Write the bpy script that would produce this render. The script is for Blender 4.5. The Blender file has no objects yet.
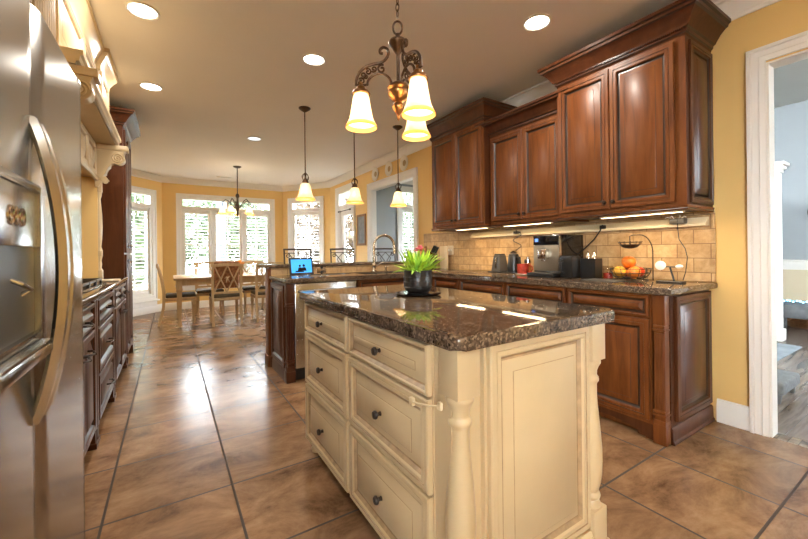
import bpy, bmesh, math, random
from mathutils import Vector, Matrix
random.seed(7)
R = math.radians
PI = math.pi
sc = bpy.context.scene
col = sc.collection

# ------------------------------------------------------------------ camera, world, exposure
cam_d = bpy.data.cameras.new('camera')
cam = bpy.data.objects.new('camera', cam_d)
col.objects.link(cam)
cam_d.sensor_width = 36.0
cam_d.lens = 369.5 / 808 * 36.0
cam_d.shift_y = -18.0 / 808
cam_d.clip_start = 0.02
cam.matrix_world = Matrix.Translation((0, 0, 1.14)) @ (Matrix.Rotation(R(-32.4), 4, 'Z') @ Matrix.Rotation(R(90), 4, 'X') @ Matrix.Rotation(R(-0.65), 4, 'Z'))
sc.camera = cam

world = bpy.data.worlds.new('world')
sc.world = world
world.use_nodes = True
bg = world.node_tree.nodes['Background']
bg.inputs[0].default_value = (0.82, 0.92, 1.0, 1)
bg.inputs[1].default_value = 36.0

sc.view_settings.view_transform = 'Standard'
sc.view_settings.look = 'None'
sc.view_settings.gamma = 1.0
sc.view_settings.use_curve_mapping = False
sc.view_settings.exposure = 0.42
sc.cycles.max_bounces = 10
sc.cycles.diffuse_bounces = 6
sc.cycles.glossy_bounces = 5
sc.cycles.transparent_max_bounces = 12
sc.cycles.sample_clamp_indirect = 6.0
sc.cycles.use_denoising = True
sc.cycles.caustics_reflective = False
sc.cycles.caustics_refractive = False

CEIL = 2.70
XR = 3.04      # right wall face
XL = -1.03     # left wall face
YF = 8.90      # far wall face
YB = -2.6      # wall behind the camera

# ------------------------------------------------------------------ materials
MATS = {}
def nt(name):
    m = bpy.data.materials.new(name)
    m.use_nodes = True
    n = m.node_tree
    return m, n, n.nodes['Principled BSDF']
def node(n, t, **kw):
    x = n.nodes.new(t)
    for k, v in kw.items():
        setattr(x, k, v)
    return x
def objco(n, scale=(1, 1, 1), loc=(0, 0, 0), rot=(0, 0, 0)):
    tc = node(n, 'ShaderNodeTexCoord')
    mp = node(n, 'ShaderNodeMapping')
    mp.inputs['Scale'].default_value = scale
    mp.inputs['Location'].default_value = loc
    mp.inputs['Rotation'].default_value = rot
    n.links.new(tc.outputs['Object'], mp.inputs['Vector'])
    return mp.outputs['Vector']
def ramp(n, fac, stops):
    r = node(n, 'ShaderNodeValToRGB')
    e = r.color_ramp.elements
    while len(e) > 1:
        e.remove(e[-1])
    e[0].position = stops[0][0]
    e[0].color = (*stops[0][1], 1)
    for p, c in stops[1:]:
        x = e.new(p)
        x.color = (*c, 1)
    n.links.new(fac, r.inputs[0])
    return r.outputs[0]
def bump(n, h, strength, dist=0.01):
    b = node(n, 'ShaderNodeBump')
    b.inputs['Strength'].default_value = strength
    b.inputs['Distance'].default_value = dist
    n.links.new(h, b.inputs['Height'])
    return b.outputs['Normal']
def noise(n, vec, scale, detail=4, rough=0.5, dist=0.0):
    x = node(n, 'ShaderNodeTexNoise')
    x.inputs['Scale'].default_value = scale
    x.inputs['Detail'].default_value = detail
    x.inputs['Roughness'].default_value = rough
    x.inputs['Distortion'].default_value = dist
    n.links.new(vec, x.inputs['Vector'])
    return x.outputs['Fac']
def mixc(n, fac, a, b, mode='MIX'):
    x = node(n, 'ShaderNodeMix', data_type='RGBA', blend_type=mode)
    for s, v in ((0, fac), (6, a), (7, b)):
        if hasattr(v, 'is_linked') or hasattr(v, 'links'):
            n.links.new(v, x.inputs[s])
        else:
            x.inputs[s].default_value = v if s == 0 else (*v, 1)
    return x.outputs[2]
def plain(name, c, rough=0.5, metal=0.0, var=0.0, vscale=6.0, bmp=0.0, bscale=60, coat=0.0, spec=0.5):
    m, n, p = nt(name)
    p.inputs['Roughness'].default_value = rough
    p.inputs['Metallic'].default_value = metal
    p.inputs['Coat Weight'].default_value = coat
    p.inputs['Specular IOR Level'].default_value = spec
    v = objco(n)
    if var:
        f = noise(n, v, vscale)
        lo = tuple(max(0, x * (1 - var)) for x in c)
        hi = tuple(min(1, x * (1 + var)) for x in c)
        n.links.new(ramp(n, f, [(0.3, lo), (0.7, hi)]), p.inputs['Base Color'])
    else:
        p.inputs['Base Color'].default_value = (*c, 1)
    if bmp:
        n.links.new(bump(n, noise(n, v, bscale, 3), bmp, 0.004), p.inputs['Normal'])
    MATS[name] = m
    return m
def wood(name, dark, mid, light, rough=0.3, scale=1.0, axis='Z', coat=0.03):
    m, n, p = nt(name)
    s = {'Z': (9 * scale, 9 * scale, 0.9 * scale), 'X': (0.9 * scale, 9 * scale, 9 * scale), 'Y': (9 * scale, 0.9 * scale, 9 * scale)}[axis]
    v = objco(n, s)
    f = noise(n, v, 2.2, 8, 0.62, 0.8)
    f2 = noise(n, objco(n), 3.0, 3, 0.5)
    a = ramp(n, f, [(0.25, dark), (0.5, mid), (0.75, light)])
    b = ramp(n, f2, [(0.3, tuple(x * 0.72 for x in mid)), (0.7, light)])
    n.links.new(mixc(n, 0.35, a, b), p.inputs['Base Color'])
    p.inputs['Roughness'].default_value = rough
    p.inputs['Coat Weight'].default_value = coat
    p.inputs['Coat Roughness'].default_value = 0.2
    p.inputs['Specular IOR Level'].default_value = 0.22
    n.links.new(bump(n, f, 0.06, 0.003), p.inputs['Normal'])
    MATS[name] = m
    return m

wall_yellow = plain('yellow_paint', (0.74, 0.49, 0.175), 0.6, var=0.03, vscale=2, bmp=0.03, bscale=180)
ceil_paint = plain('ceiling_paint', (0.84, 0.81, 0.77), 0.7, var=0.02, vscale=1.5, bmp=0.02, bscale=150)
trim_white = plain('white_trim_paint', (0.80, 0.765, 0.70), 0.35, bmp=0.01)
grey_paint = plain('grey_blue_paint', (0.29, 0.31, 0.32), 0.6, var=0.03, vscale=2)
beige_paint = plain('beige_paint', (0.60, 0.50, 0.34), 0.6)
grey_light = plain('pale_grey_paint', (0.52, 0.52, 0.49), 0.6, var=0.03, vscale=2)
cream = plain('cream_cabinet_paint', (0.57, 0.435, 0.25), 0.34, var=0.05, vscale=5, coat=0.1)
cream_glaze = plain('brown_glaze', (0.36, 0.24, 0.125), 0.4, var=0.25, vscale=25)
cherry = wood('cherry_wood', (0.035, 0.011, 0.004), (0.125, 0.036, 0.0085), (0.205, 0.070, 0.018), 0.40)
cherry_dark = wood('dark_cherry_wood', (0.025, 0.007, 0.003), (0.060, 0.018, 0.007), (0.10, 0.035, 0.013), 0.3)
dark_glaze_shade = plain('black_glaze_shade', (0.022, 0.010, 0.006), 0.3, var=0.3, vscale=20)  # black groove glaze, laid on wider to stand in for bevel shade
chairwood = wood('pale_chair_wood', (0.36, 0.23, 0.11), (0.48, 0.33, 0.17), (0.58, 0.42, 0.24), 0.4, 1.0, 'Z', 0.05)
steel = plain('brushed_steel', (0.47, 0.465, 0.455), 0.20, 1.0)
dull_steel = plain('dull_steel', (0.30, 0.26, 0.20), 0.42, 0.8)
chrome = plain('chrome', (0.72, 0.70, 0.66), 0.12, 1.0)
nickel = plain('warm_nickel', (0.50, 0.42, 0.33), 0.25, 1.0)
bronze = plain('bronze_metal', (0.075, 0.038, 0.018), 0.38, 0.75, var=0.4, vscale=14)
goldbronze = plain('gilt_bronze', (0.27, 0.13, 0.045), 0.3, 0.85, var=0.4, vscale=18)
iron = plain('dark_iron', (0.05, 0.035, 0.025), 0.45, 0.6)
knob_m = plain('black_knob', (0.03, 0.02, 0.015), 0.35, 0.6)
black = plain('black_plastic', (0.012, 0.012, 0.013), 0.3)
blackgloss = plain('black_gloss', (0.008, 0.008, 0.01), 0.08)
greyplastic = plain('grey_plastic', (0.09, 0.086, 0.08), 0.4, 0.3)
recess_m = plain('dark_recess_plastic', (0.05, 0.047, 0.043), 0.3)
white_pl = plain('white_plastic', (0.78, 0.76, 0.70), 0.4)
strip_paint = plain('cream_strip_paint', (0.74, 0.62, 0.40), 0.4)
ivory = plain('ivory_plastic', (0.74, 0.62, 0.44), 0.4)
cushion_m = plain('olive_brown_fabric', (0.12, 0.095, 0.06), 0.9, var=0.2, vscale=40, bmp=0.1, bscale=300)
brown_fabric = plain('tan_woven_fabric', (0.30, 0.13, 0.055), 0.85, var=0.35, vscale=30, bmp=0.15, bscale=200)
leaf_m = plain('bright_leaf', (0.42, 0.62, 0.05), 0.5, var=0.35, vscale=30)
leaf_d = plain('deep_leaf', (0.22, 0.42, 0.04), 0.5, var=0.4, vscale=30)
pink_m = plain('pink_petal', (0.62, 0.12, 0.14), 0.6, var=0.2, vscale=30)
pot_m = plain('dark_pot', (0.016, 0.014, 0.013), 0.35, var=0.5, vscale=25, bmp=0.3, bscale=120)
tree_leaf = plain('tree_leaves', (0.045, 0.070, 0.022), 0.6, var=0.5, vscale=3)
tree_leaf2 = plain('rust_leaves', (0.085, 0.055, 0.030), 0.6, var=0.5, vscale=3)
bark_m = plain('bark', (0.12, 0.09, 0.06), 0.9, var=0.3, vscale=9)
grass_m = plain('lawn', (0.10, 0.10, 0.075), 0.9, var=0.3, vscale=3)
porch_m = plain('porch_paint', (0.05, 0.065, 0.085), 0.6)
wicker_m = plain('wicker', (0.30, 0.13, 0.05), 0.7, var=0.5, vscale=60, bmp=0.4, bscale=150)
apple_r = plain('red_apple_skin', (0.50, 0.045, 0.012), 0.3, var=0.6, vscale=14)
apple_o = plain('orange_apple_skin', (0.72, 0.20, 0.02), 0.3, var=0.4, vscale=12)
apple_y = plain('yellow_apple_skin', (0.72, 0.38, 0.03), 0.3, var=0.35, vscale=12)
board_m = wood('pale_board_wood', (0.56, 0.42, 0.24), (0.68, 0.54, 0.34), (0.76, 0.63, 0.43), 0.5, 1.0, 'Z', 0)
plate_m = plain('cream_porcelain', (0.84, 0.79, 0.66), 0.25)
motif_m = plain('brown_motif', (0.40, 0.28, 0.12), 0.5)
frame_m = wood('frame_wood', (0.12, 0.055, 0.02), (0.24, 0.12, 0.05), (0.33, 0.18, 0.08), 0.5)
chalk_m = plain('chalkboard_grey', (0.22, 0.24, 0.24), 0.8, var=0.25, vscale=12)
orange_m = plain('orange_petal', (0.80, 0.26, 0.03), 0.6, var=0.3, vscale=20)
red_mug = plain('red_mug_glaze', (0.45, 0.05, 0.03), 0.25, var=0.4, vscale=30)
copper = plain('copper_candy', (0.6, 0.22, 0.06), 0.35, 0.4)
rug_m = plain('grey_rug', (0.22, 0.25, 0.28), 0.95, var=0.25, vscale=8, bmp=0.2, bscale=250)
sofa_m = plain('grey_upholstery', (0.14, 0.145, 0.15), 0.85, var=0.2, vscale=40)
hearth_m = plain('grey_stone', (0.10, 0.105, 0.11), 0.6, var=0.3, vscale=8)

def glass_mat(name, tint=(1, 1, 1), gl=0.06):
    m, n, p = nt(name)
    n.nodes.remove(p)
    out = n.nodes['Material Output']
    t = node(n, 'ShaderNodeBsdfTransparent')
    t.inputs[0].default_value = (*tint, 1)
    g = node(n, 'ShaderNodeBsdfGlossy')
    g.inputs['Roughness'].default_value = 0.03
    lw = node(n, 'ShaderNodeLayerWeight')
    lw.inputs['Blend'].default_value = 0.5
    pw = node(n, 'ShaderNodeMath', operation='POWER')
    pw.inputs[1].default_value = 4.0
    n.links.new(lw.outputs['Facing'], pw.inputs[0])
    ma = node(n, 'ShaderNodeMath', operation='MULTIPLY_ADD')
    ma.inputs[1].default_value = 0.5
    ma.inputs[2].default_value = 0.03
    n.links.new(pw.outputs[0], ma.inputs[0])
    mx = node(n, 'ShaderNodeMixShader')
    n.links.new(ma.outputs[0], mx.inputs[0])
    n.links.new(t.outputs[0], mx.inputs[1])
    n.links.new(g.outputs[0], mx.inputs[2])
    n.links.new(mx.outputs[0], out.inputs[0])
    MATS[name] = m
    return m
pane_m = glass_mat('window_glass')
clear_m = glass_mat('clear_glass', (0.93, 0.92, 0.9))

def emis(name, c, s):
    m, n, p = nt(name)
    p.inputs['Base Color'].default_value = (*c, 1)
    p.inputs['Emission Color'].default_value = (*c, 1)
    p.inputs['Emission Strength'].default_value = s
    MATS[name] = m
    return m
lens_m = emis('lamp_lens', (1.0, 0.93, 0.82), 9.0)
lens_off = emis('dim_lens', (0.8, 0.9, 1.0), 1.2)
strip_m = emis('light_strip', (1.0, 0.80, 0.50), 7.0)
screen_m = emis('lit_screen', (0.03, 0.30, 0.75), 0.9)
led_m = emis('display_glow', (0.12, 0.25, 0.8), 0.8)
fairy_m = emis('fairy_light', (0.35, 0.75, 1.0), 4.0)

def shade_mat():
    m, n, p = nt('alabaster_glass')
    n.nodes.remove(p)
    out = n.nodes['Material Output']
    v = objco(n)
    f = noise(n, v, 14, 4, 0.6, 0.8)
    c = ramp(n, f, [(0.3, (0.97, 0.86, 0.66)), (0.7, (1.0, 0.94, 0.82))])
    tr = node(n, 'ShaderNodeBsdfTranslucent')
    df = node(n, 'ShaderNodeBsdfDiffuse')
    gl = node(n, 'ShaderNodeBsdfGlossy')
    gl.inputs['Roughness'].default_value = 0.2
    n.links.new(c, tr.inputs[0])
    n.links.new(c, df.inputs[0])
    m1 = node(n, 'ShaderNodeMixShader')
    m1.inputs[0].default_value = 0.3
    n.links.new(tr.outputs[0], m1.inputs[1])
    n.links.new(df.outputs[0], m1.inputs[2])
    m2 = node(n, 'ShaderNodeMixShader')
    m2.inputs[0].default_value = 0.05
    n.links.new(m1.outputs[0], m2.inputs[1])
    n.links.new(gl.outputs[0], m2.inputs[2])
    n.links.new(m2.outputs[0], out.inputs[0])
    return m
shade_m = shade_mat()
def amber_mat():
    m, n, p = nt('amber_glass_rim')
    n.nodes.remove(p)
    out = n.nodes['Material Output']
    tr = node(n, 'ShaderNodeBsdfTranslucent')
    df = node(n, 'ShaderNodeBsdfDiffuse')
    for x in (tr, df):
        x.inputs[0].default_value = (0.88, 0.50, 0.17, 1)
    m1 = node(n, 'ShaderNodeMixShader')
    m1.inputs[0].default_value = 0.4
    n.links.new(tr.outputs[0], m1.inputs[1])
    n.links.new(df.outputs[0], m1.inputs[2])
    n.links.new(m1.outputs[0], out.inputs[0])
    return m
amber_m = amber_mat()

def floor_mat():
    m, n, p = nt('slate_look_tile')
    v = objco(n, (1, 1, 1), (0.253, -0.4903, 0))
    br = node(n, 'ShaderNodeTexBrick', offset=0.0, squash=1.0)
    br.inputs['Scale'].default_value = 1.0
    br.inputs['Brick Width'].default_value = 0.504
    br.inputs['Row Height'].default_value = 0.504
    br.inputs['Mortar Size'].default_value = 0.0058
    br.inputs['Mortar Smooth'].default_value = 0.1
    br.inputs['Bias'].default_value = 0.0
    br.inputs['Color1'].default_value = (0.25, 0.25, 0.25, 1)
    br.inputs['Color2'].default_value = (0.75, 0.75, 0.75, 1)
    br.inputs['Mortar'].default_value = (0, 0, 0, 1)
    n.links.new(v, br.inputs['Vector'])
    f = noise(n, objco(n, (1.0, 1.7, 1), rot=(0, 0, R(25))), 2.6, 15, 0.72, 0.45)
    c = ramp(n, f, [(0.32, (0.075, 0.038, 0.020)), (0.44, (0.185, 0.100, 0.050)), (0.56, (0.275, 0.158, 0.082)), (0.72, (0.37, 0.235, 0.135))])
    tile = node(n, 'ShaderNodeTexWhiteNoise', noise_dimensions='2D')
    tv = mixc(n, 0.22, c, br.outputs['Color'], 'OVERLAY')
    gm = mixc(n, br.outputs['Fac'], tv, (0.050, 0.032, 0.02))
    n.links.new(gm, p.inputs['Base Color'])
    rr = node(n, 'ShaderNodeMapRange')
    rr.inputs[3].default_value = 0.17
    rr.inputs[4].default_value = 0.32
    n.links.new(f, rr.inputs[0])
    rm = node(n, 'ShaderNodeMix', data_type='FLOAT')
    n.links.new(br.outputs['Fac'], rm.inputs[0])
    n.links.new(rr.outputs[0], rm.inputs[2])
    rm.inputs[3].default_value = 0.8
    n.links.new(rm.outputs[0], p.inputs['Roughness'])
    h = node(n, 'ShaderNodeMath', operation='SUBTRACT')
    n.links.new(f, h.inputs[0])
    n.links.new(br.outputs['Fac'], h.inputs[1])
    n.links.new(bump(n, h.outputs[0], 0.05, 0.004), p.inputs['Normal'])
    p.inputs['Specular IOR Level'].default_value = 0.5
    return m
floor_m = floor_mat()

def granite_mat():
    m, n, p = nt('brown_granite')
    v = objco(n)
    vo = node(n, 'ShaderNodeTexVoronoi', feature='F1')
    vo.inputs['Scale'].default_value = 150
    n.links.new(v, vo.inputs['Vector'])
    bw = node(n, 'ShaderNodeRGBToBW')
    n.links.new(vo.outputs['Color'], bw.inputs[0])
    c = ramp(n, bw.outputs[0], [(0.15, (0.012, 0.010, 0.009)), (0.42, (0.060, 0.038, 0.026)), (0.62, (0.13, 0.085, 0.055)), (0.85, (0.30, 0.22, 0.15))])
    f = noise(n, v, 22, 6, 0.65)
    c2 = ramp(n, f, [(0.35, (0.018, 0.013, 0.010)), (0.65, (0.15, 0.10, 0.065))])
    n.links.new(mixc(n, 0.45, c, c2), p.inputs['Base Color'])
    p.inputs['Roughness'].default_value = 0.06
    p.inputs['Specular IOR Level'].default_value = 0.75
    return m
granite = granite_mat()

def splash_mat(name, axis):
    m, n, p = nt(name)
    tc = node(n, 'ShaderNodeTexCoord')
    sp = node(n, 'ShaderNodeSeparateXYZ')
    n.links.new(tc.outputs['Object'], sp.inputs[0])
    cb = node(n, 'ShaderNodeCombineXYZ')
    n.links.new(sp.outputs[axis], cb.inputs[0])
    n.links.new(sp.outputs[2], cb.inputs[1])
    br = node(n, 'ShaderNodeTexBrick', offset=0.5)
    br.inputs['Scale'].default_value = 1.0
    br.inputs['Brick Width'].default_value = 0.195
    br.inputs['Row Height'].default_value = 0.0975
    br.inputs['Mortar Size'].default_value = 0.003
    br.inputs['Mortar Smooth'].default_value = 0.3
    br.inputs['Color1'].default_value = (0.25, 0.25, 0.25, 1)
    br.inputs['Color2'].default_value = (0.8, 0.8, 0.8, 1)
    n.links.new(cb.outputs[0], br.inputs['Vector'])
    f = noise(n, tc.outputs['Object'], 18, 7, 0.65, 0.4)
    c = ramp(n, f, [(0.28, (0.33, 0.195, 0.085)), (0.5, (0.47, 0.305, 0.145)), (0.72, (0.57, 0.40, 0.215))])
    c = mixc(n, 0.3, c, br.outputs['Color'], 'OVERLAY')
    c = mixc(n, br.outputs['Fac'], c, (0.20, 0.115, 0.05))
    n.links.new(c, p.inputs['Base Color'])
    p.inputs['Roughness'].default_value = 0.55
    h = node(n, 'ShaderNodeMath', operation='SUBTRACT')
    n.links.new(f, h.inputs[0])
    n.links.new(br.outputs['Fac'], h.inputs[1])
    n.links.new(bump(n, h.outputs[0], 0.35, 0.006), p.inputs['Normal'])
    return m
splash_y = splash_mat('travertine_tile_side', 1)
splash_x = splash_mat('travertine_tile_bar', 0)

def plank_mat():
    m, n, p = nt('grey_wood_planks')
    v = objco(n, rot=(0, 0, R(0)))
    br = node(n, 'ShaderNodeTexBrick', offset=0.37)
    br.inputs['Scale'].default_value = 1.0
    br.inputs['Brick Width'].default_value = 1.2
    br.inputs['Row Height'].default_value = 0.11
    br.inputs['Mortar Size'].default_value = 0.0015
    br.inputs['Color1'].default_value = (0.2, 0.2, 0.2, 1)
    br.inputs['Color2'].default_value = (0.8, 0.8, 0.8, 1)
    n.links.new(v, br.inputs['Vector'])
    f = noise(n, objco(n, (1.2, 14, 1)), 2, 7, 0.6, 0.5)
    c = ramp(n, f, [(0.3, (0.10, 0.075, 0.06)), (0.7, (0.25, 0.20, 0.165))])
    c = mixc(n, 0.35, c, br.outputs['Color'], 'OVERLAY')
    n.links.new(mixc(n, br.outputs['Fac'], c, (0.05, 0.035, 0.03)), p.inputs['Base Color'])
    p.inputs['Roughness'].default_value = 0.22
    return m
plank_m = plank_mat()
def mosaic_mat():
    m, n, p = nt('stone_mosaic')
    br = node(n, 'ShaderNodeTexBrick', offset=0.5)
    br.inputs['Scale'].default_value = 1.0
    br.inputs['Brick Width'].default_value = 0.05
    br.inputs['Row Height'].default_value = 0.045
    br.inputs['Mortar Size'].default_value = 0.003
    br.inputs['Color1'].default_value = (0.05, 0.035, 0.03, 1)
    br.inputs['Color2'].default_value = (0.55, 0.45, 0.34, 1)
    br.inputs['Mortar'].default_value = (0.10, 0.07, 0.05, 1)
    n.links.new(objco(n), br.inputs['Vector'])
    n.links.new(br.outputs['Color'], p.inputs['Base Color'])
    p.inputs['Roughness'].default_value = 0.35
    return m
mosaic_m = mosaic_mat()

# ------------------------------------------------------------------ mesh helpers
class MB:
    def __init__(s):
        s.bm = bmesh.new()
    def _fin(s, verts, mi, M):
        if M is not None:
            bmesh.ops.transform(s.bm, matrix=M, verts=verts)
        if mi:
            for v in verts:
                for f in v.link_faces:
                    f.material_index = mi
        return s
    def box(s, x0, x1, y0, y1, z0, z1, bev=0.0, mi=0, M=None, seg=2):
        r = bmesh.ops.create_cube(s.bm, size=1.0)
        vs = r['verts']
        for v in vs:
            v.co = Vector(((x0 + x1) / 2 + v.co.x * (x1 - x0), (y0 + y1) / 2 + v.co.y * (y1 - y0), (z0 + z1) / 2 + v.co.z * (z1 - z0)))
        if bev:
            es = list({e for v in vs for e in v.link_edges})
            n0 = len(s.bm.verts)
            r = bmesh.ops.bevel(s.bm, geom=es, offset=bev, segments=seg, profile=0.5, affect='EDGES')
            vs = list({v for f in r['faces'] for v in f.verts})
        return s._fin(vs, mi, M)
    def rings(s, w, h, prof, M=None, cap=True, back=True):
        """rectangle 0..w x 0..h seen from -y; prof = (inset, out, material): stepped mitred rings, then a flat centre"""
        loops = []
        allv = []
        for (i, o, mi) in prof:
            l = [s.bm.verts.new((i, -o, i)), s.bm.verts.new((w - i, -o, i)), s.bm.verts.new((w - i, -o, h - i)), s.bm.verts.new((i, -o, h - i))]
            loops.append(l)
            allv += l
        for k in range(len(loops) - 1):
            a, b = loops[k], loops[k + 1]
            for j in range(4):
                f = s.bm.faces.new((a[j], a[(j + 1) % 4], b[(j + 1) % 4], b[j]))
                f.material_index = prof[k + 1][2]
        if cap:
            f = s.bm.faces.new(loops[-1])
            f.material_index = 0
        if back:
            s.bm.faces.new(list(reversed(loops[0])))
        if M is not None:
            bmesh.ops.transform(s.bm, matrix=M, verts=allv)
        return s
    def lathe(s, prof, seg=24, M=None, mi=0, capped=True, a0=0.0, a1=2 * PI):
        full = abs(a1 - a0 - 2 * PI) < 1e-6
        n = seg if full else seg + 1
        cols = []
        vs = []
        for i in range(n):
            a = a0 + (a1 - a0) * i / seg
            c = [s.bm.verts.new((r * math.cos(a), r * math.sin(a), z)) for r, z in prof]
            cols.append(c)
            vs += c
        for i in range(seg):
            a, b = cols[i], cols[(i + 1) % n]
            for j in range(len(prof) - 1):
                if prof[j][0] < 1e-7 and prof[j + 1][0] < 1e-7:
                    continue
                f = s.bm.faces.new((a[j], b[j], b[j + 1], a[j + 1]))
                f.material_index = mi
        if capped and full:
            for j, rev in ((0, True), (len(prof) - 1, False)):
                if prof[j][0] > 1e-6:
                    l = [c[j] for c in cols]
                    f = s.bm.faces.new(list(reversed(l)) if rev else l)
                    f.material_index = mi
        if M is not None:
            bmesh.ops.transform(s.bm, matrix=M, verts=vs)
        return s
    def tube(s, pts, r, seg=8, mi=0, M=None, closed=False):
        pts = [Vector(p) for p in pts]
        n = len(pts)
        rs = r if isinstance(r, (list, tuple)) else [r] * n
        rings_ = []
        vs = []
        up = None
        for i, p in enumerate(pts):
            if closed:
                t = (pts[(i + 1) % n] - pts[i - 1]).normalized()
            else:
                t = (pts[min(i + 1, n - 1)] - pts[max(i - 1, 0)]).normalized()
            if up is None:
                up = Vector((0, 0, 1)) if abs(t.z) < 0.9 else Vector((1, 0, 0))
            a = t.cross(up)
            if a.length < 1e-6:
                a = t.orthogonal()
            a.normalize()
            b = a.cross(t).normalized()
            up = b
            l = [s.bm.verts.new(p + (a * math.cos(2 * PI * k / seg) + b * math.sin(2 * PI * k / seg)) * rs[i]) for k in range(seg)]
            rings_.append(l)
            vs += l
        m = n if closed else n - 1
        for i in range(m):
            a, b = rings_[i], rings_[(i + 1) % n]
            for k in range(seg):
                f = s.bm.faces.new((a[k], a[(k + 1) % seg], b[(k + 1) % seg], b[k]))
                f.material_index = mi
        if not closed:
            s.bm.faces.new(list(reversed(rings_[0]))).material_index = mi
            s.bm.faces.new(rings_[-1]).material_index = mi
        if M is not None:
            bmesh.ops.transform(s.bm, matrix=M, verts=vs)
        return s
    def sweep(s, path, prof, closed=False, mi=0, M=None, caps=True, gl=()):
        """horizontal moulding: path of (x, y), profile of (out, z); out points to the right of the path direction"""
        n = len(path)
        P = [Vector(p) for p in path]
        loops = []
        vs = []
        for i in range(n):
            d0 = (P[i] - P[i - 1]).normalized() if (i > 0 or closed) else None
            d1 = (P[(i + 1) % n] - P[i]).normalized() if (i < n - 1 or closed) else None
            if d0 is None: d0 = d1
            if d1 is None: d1 = d0
            n0 = Vector((d0.y, -d0.x))
            n1 = Vector((d1.y, -d1.x))
            b = (n0 + n1)
            b = b / max(1e-6, b.dot(n0))
            l = [s.bm.verts.new((P[i].x + b.x * o, P[i].y + b.y * o, z)) for o, z in prof]
            loops.append(l)
            vs += l
        m = n if closed else n - 1
        k = len(prof)
        for i in range(m):
            a, b = loops[i], loops[(i + 1) % n]
            for j in range(k):
                f = s.bm.faces.new((a[j], b[j], b[(j + 1) % k], a[(j + 1) % k]))
                f.material_index = 1 if j in gl else mi
        if caps and not closed:
            s.bm.faces.new(loops[0]).material_index = mi
            s.bm.faces.new(list(reversed(loops[-1]))).material_index = mi
        if M is not None:
            bmesh.ops.transform(s.bm, matrix=M, verts=vs)
        return s
    def slab(s, poly, z0, z1, bev=0.0, seg=3, mi=0, M=None):
        lo = [s.bm.verts.new((x, y, z0)) for x, y in poly]
        hi = [s.bm.verts.new((x, y, z1)) for x, y in poly]
        n = len(poly)
        fs = [s.bm.faces.new(list(reversed(lo))), s.bm.faces.new(hi)]
        for i in range(n):
            fs.append(s.bm.faces.new((lo[i], lo[(i + 1) % n], hi[(i + 1) % n], hi[i])))
        vs = lo + hi
        if bev:
            es = list(set(fs[0].edges) | set(fs[1].edges))
            r = bmesh.ops.bevel(s.bm, geom=es, offset=bev, segments=seg, profile=0.5, affect='EDGES')
            vs = list({v for f in r['faces'] for v in f.verts})
        return s._fin(vs, mi, M)
    def ball(s, c, r, sub=2, sc_=(1, 1, 1), mi=0):
        q = bmesh.ops.create_icosphere(s.bm, subdivisions=sub, radius=1.0)
        for v in q['verts']:
            v.co = Vector((c[0] + v.co.x * r * sc_[0], c[1] + v.co.y * r * sc_[1], c[2] + v.co.z * r * sc_[2]))
        return s._fin(q['verts'], mi, None)
    def quad(s, a, b, c, d, mi=0):
        f = s.bm.faces.new([s.bm.verts.new(p) for p in (a, b, c, d)])
        f.material_index = mi
        return s
    def build(s, name, mats, parent=None, world=False, smooth=35, loc=None):
        """world=True: coordinates were given in the place's own frame, move them into the parent's"""
        me = bpy.data.meshes.new(name)
        if world and parent is not None:
            bmesh.ops.transform(s.bm, matrix=basis(parent).inverted(), verts=s.bm.verts)
        bmesh.ops.recalc_face_normals(s.bm, faces=s.bm.faces)
        for f in s.bm.faces:
            f.smooth = True
        s.bm.to_mesh(me)
        s.bm.free()
        me.set_sharp_from_angle(angle=R(smooth))
        for m in (mats if isinstance(mats, (list, tuple)) else [mats]):
            me.materials.append(m)
        o = bpy.data.objects.new(name, me)
        col.objects.link(o)
        if parent is not None:
            o.parent = parent
        if loc is not None:
            o.location = loc
        return o
def basis(o):
    m = Matrix.Translation(o.location) @ o.rotation_euler.to_matrix().to_4x4()
    return basis(o.parent) @ m if o.parent else m
def tag(o, label, cat, group=None):
    o['label'] = label
    o['category'] = cat
    if group:
        o['group'] = group
    return o
def thing(name, label, cat, loc=(0, 0, 0), rz=0.0, group=None):
    o = bpy.data.objects.new(name, None)
    o.empty_display_size = 0.1
    col.objects.link(o)
    o.location = loc
    o.rotation_euler = (0, 0, rz)
    return tag(o, label, cat, group)
def struct(o):
    o['kind'] = 'structure'
    return o
def sempty(name, loc=(0, 0, 0), rz=0.0):
    o = bpy.data.objects.new(name, None)
    col.objects.link(o)
    o.location = loc
    o.rotation_euler = (0, 0, rz)
    return struct(o)
def dup(root, loc, rz, label=None, keep=None):
    r = root.copy()
    col.objects.link(r)
    r.location = loc
    r.rotation_euler = (0, 0, rz)
    if label:
        r['label'] = label
    for ch in list(root.children):
        if keep and not keep(ch):
            continue
        c = ch.copy()
        col.objects.link(c)
        c.parent = r
        for g in list(ch.children):
            d = g.copy()
            col.objects.link(d)
            d.parent = c
    return r
def T(x=0, y=0, z=0, rx=0, ry=0, rz=0, s=None):
    m = Matrix.Translation((x, y, z)) @ Matrix.Rotation(rz, 4, 'Z') @ Matrix.Rotation(ry, 4, 'Y') @ Matrix.Rotation(rx, 4, 'X')
    if s is not None:
        m = m @ Matrix.Diagonal((*s, 1))
    return m
def lamp(name, kind, loc, energy, color, parent=None, **kw):
    d = bpy.data.lights.new(name, kind)
    d.energy = energy
    d.color = color
    for k, v in kw.items():
        setattr(d, k, v)
    o = bpy.data.objects.new(name, d)
    col.objects.link(o)
    o.location = loc
    if parent is not None:
        o.parent = parent
    return o

WARM = (1.0, 0.82, 0.58)
SOFT = (1.0, 0.93, 0.82)

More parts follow.
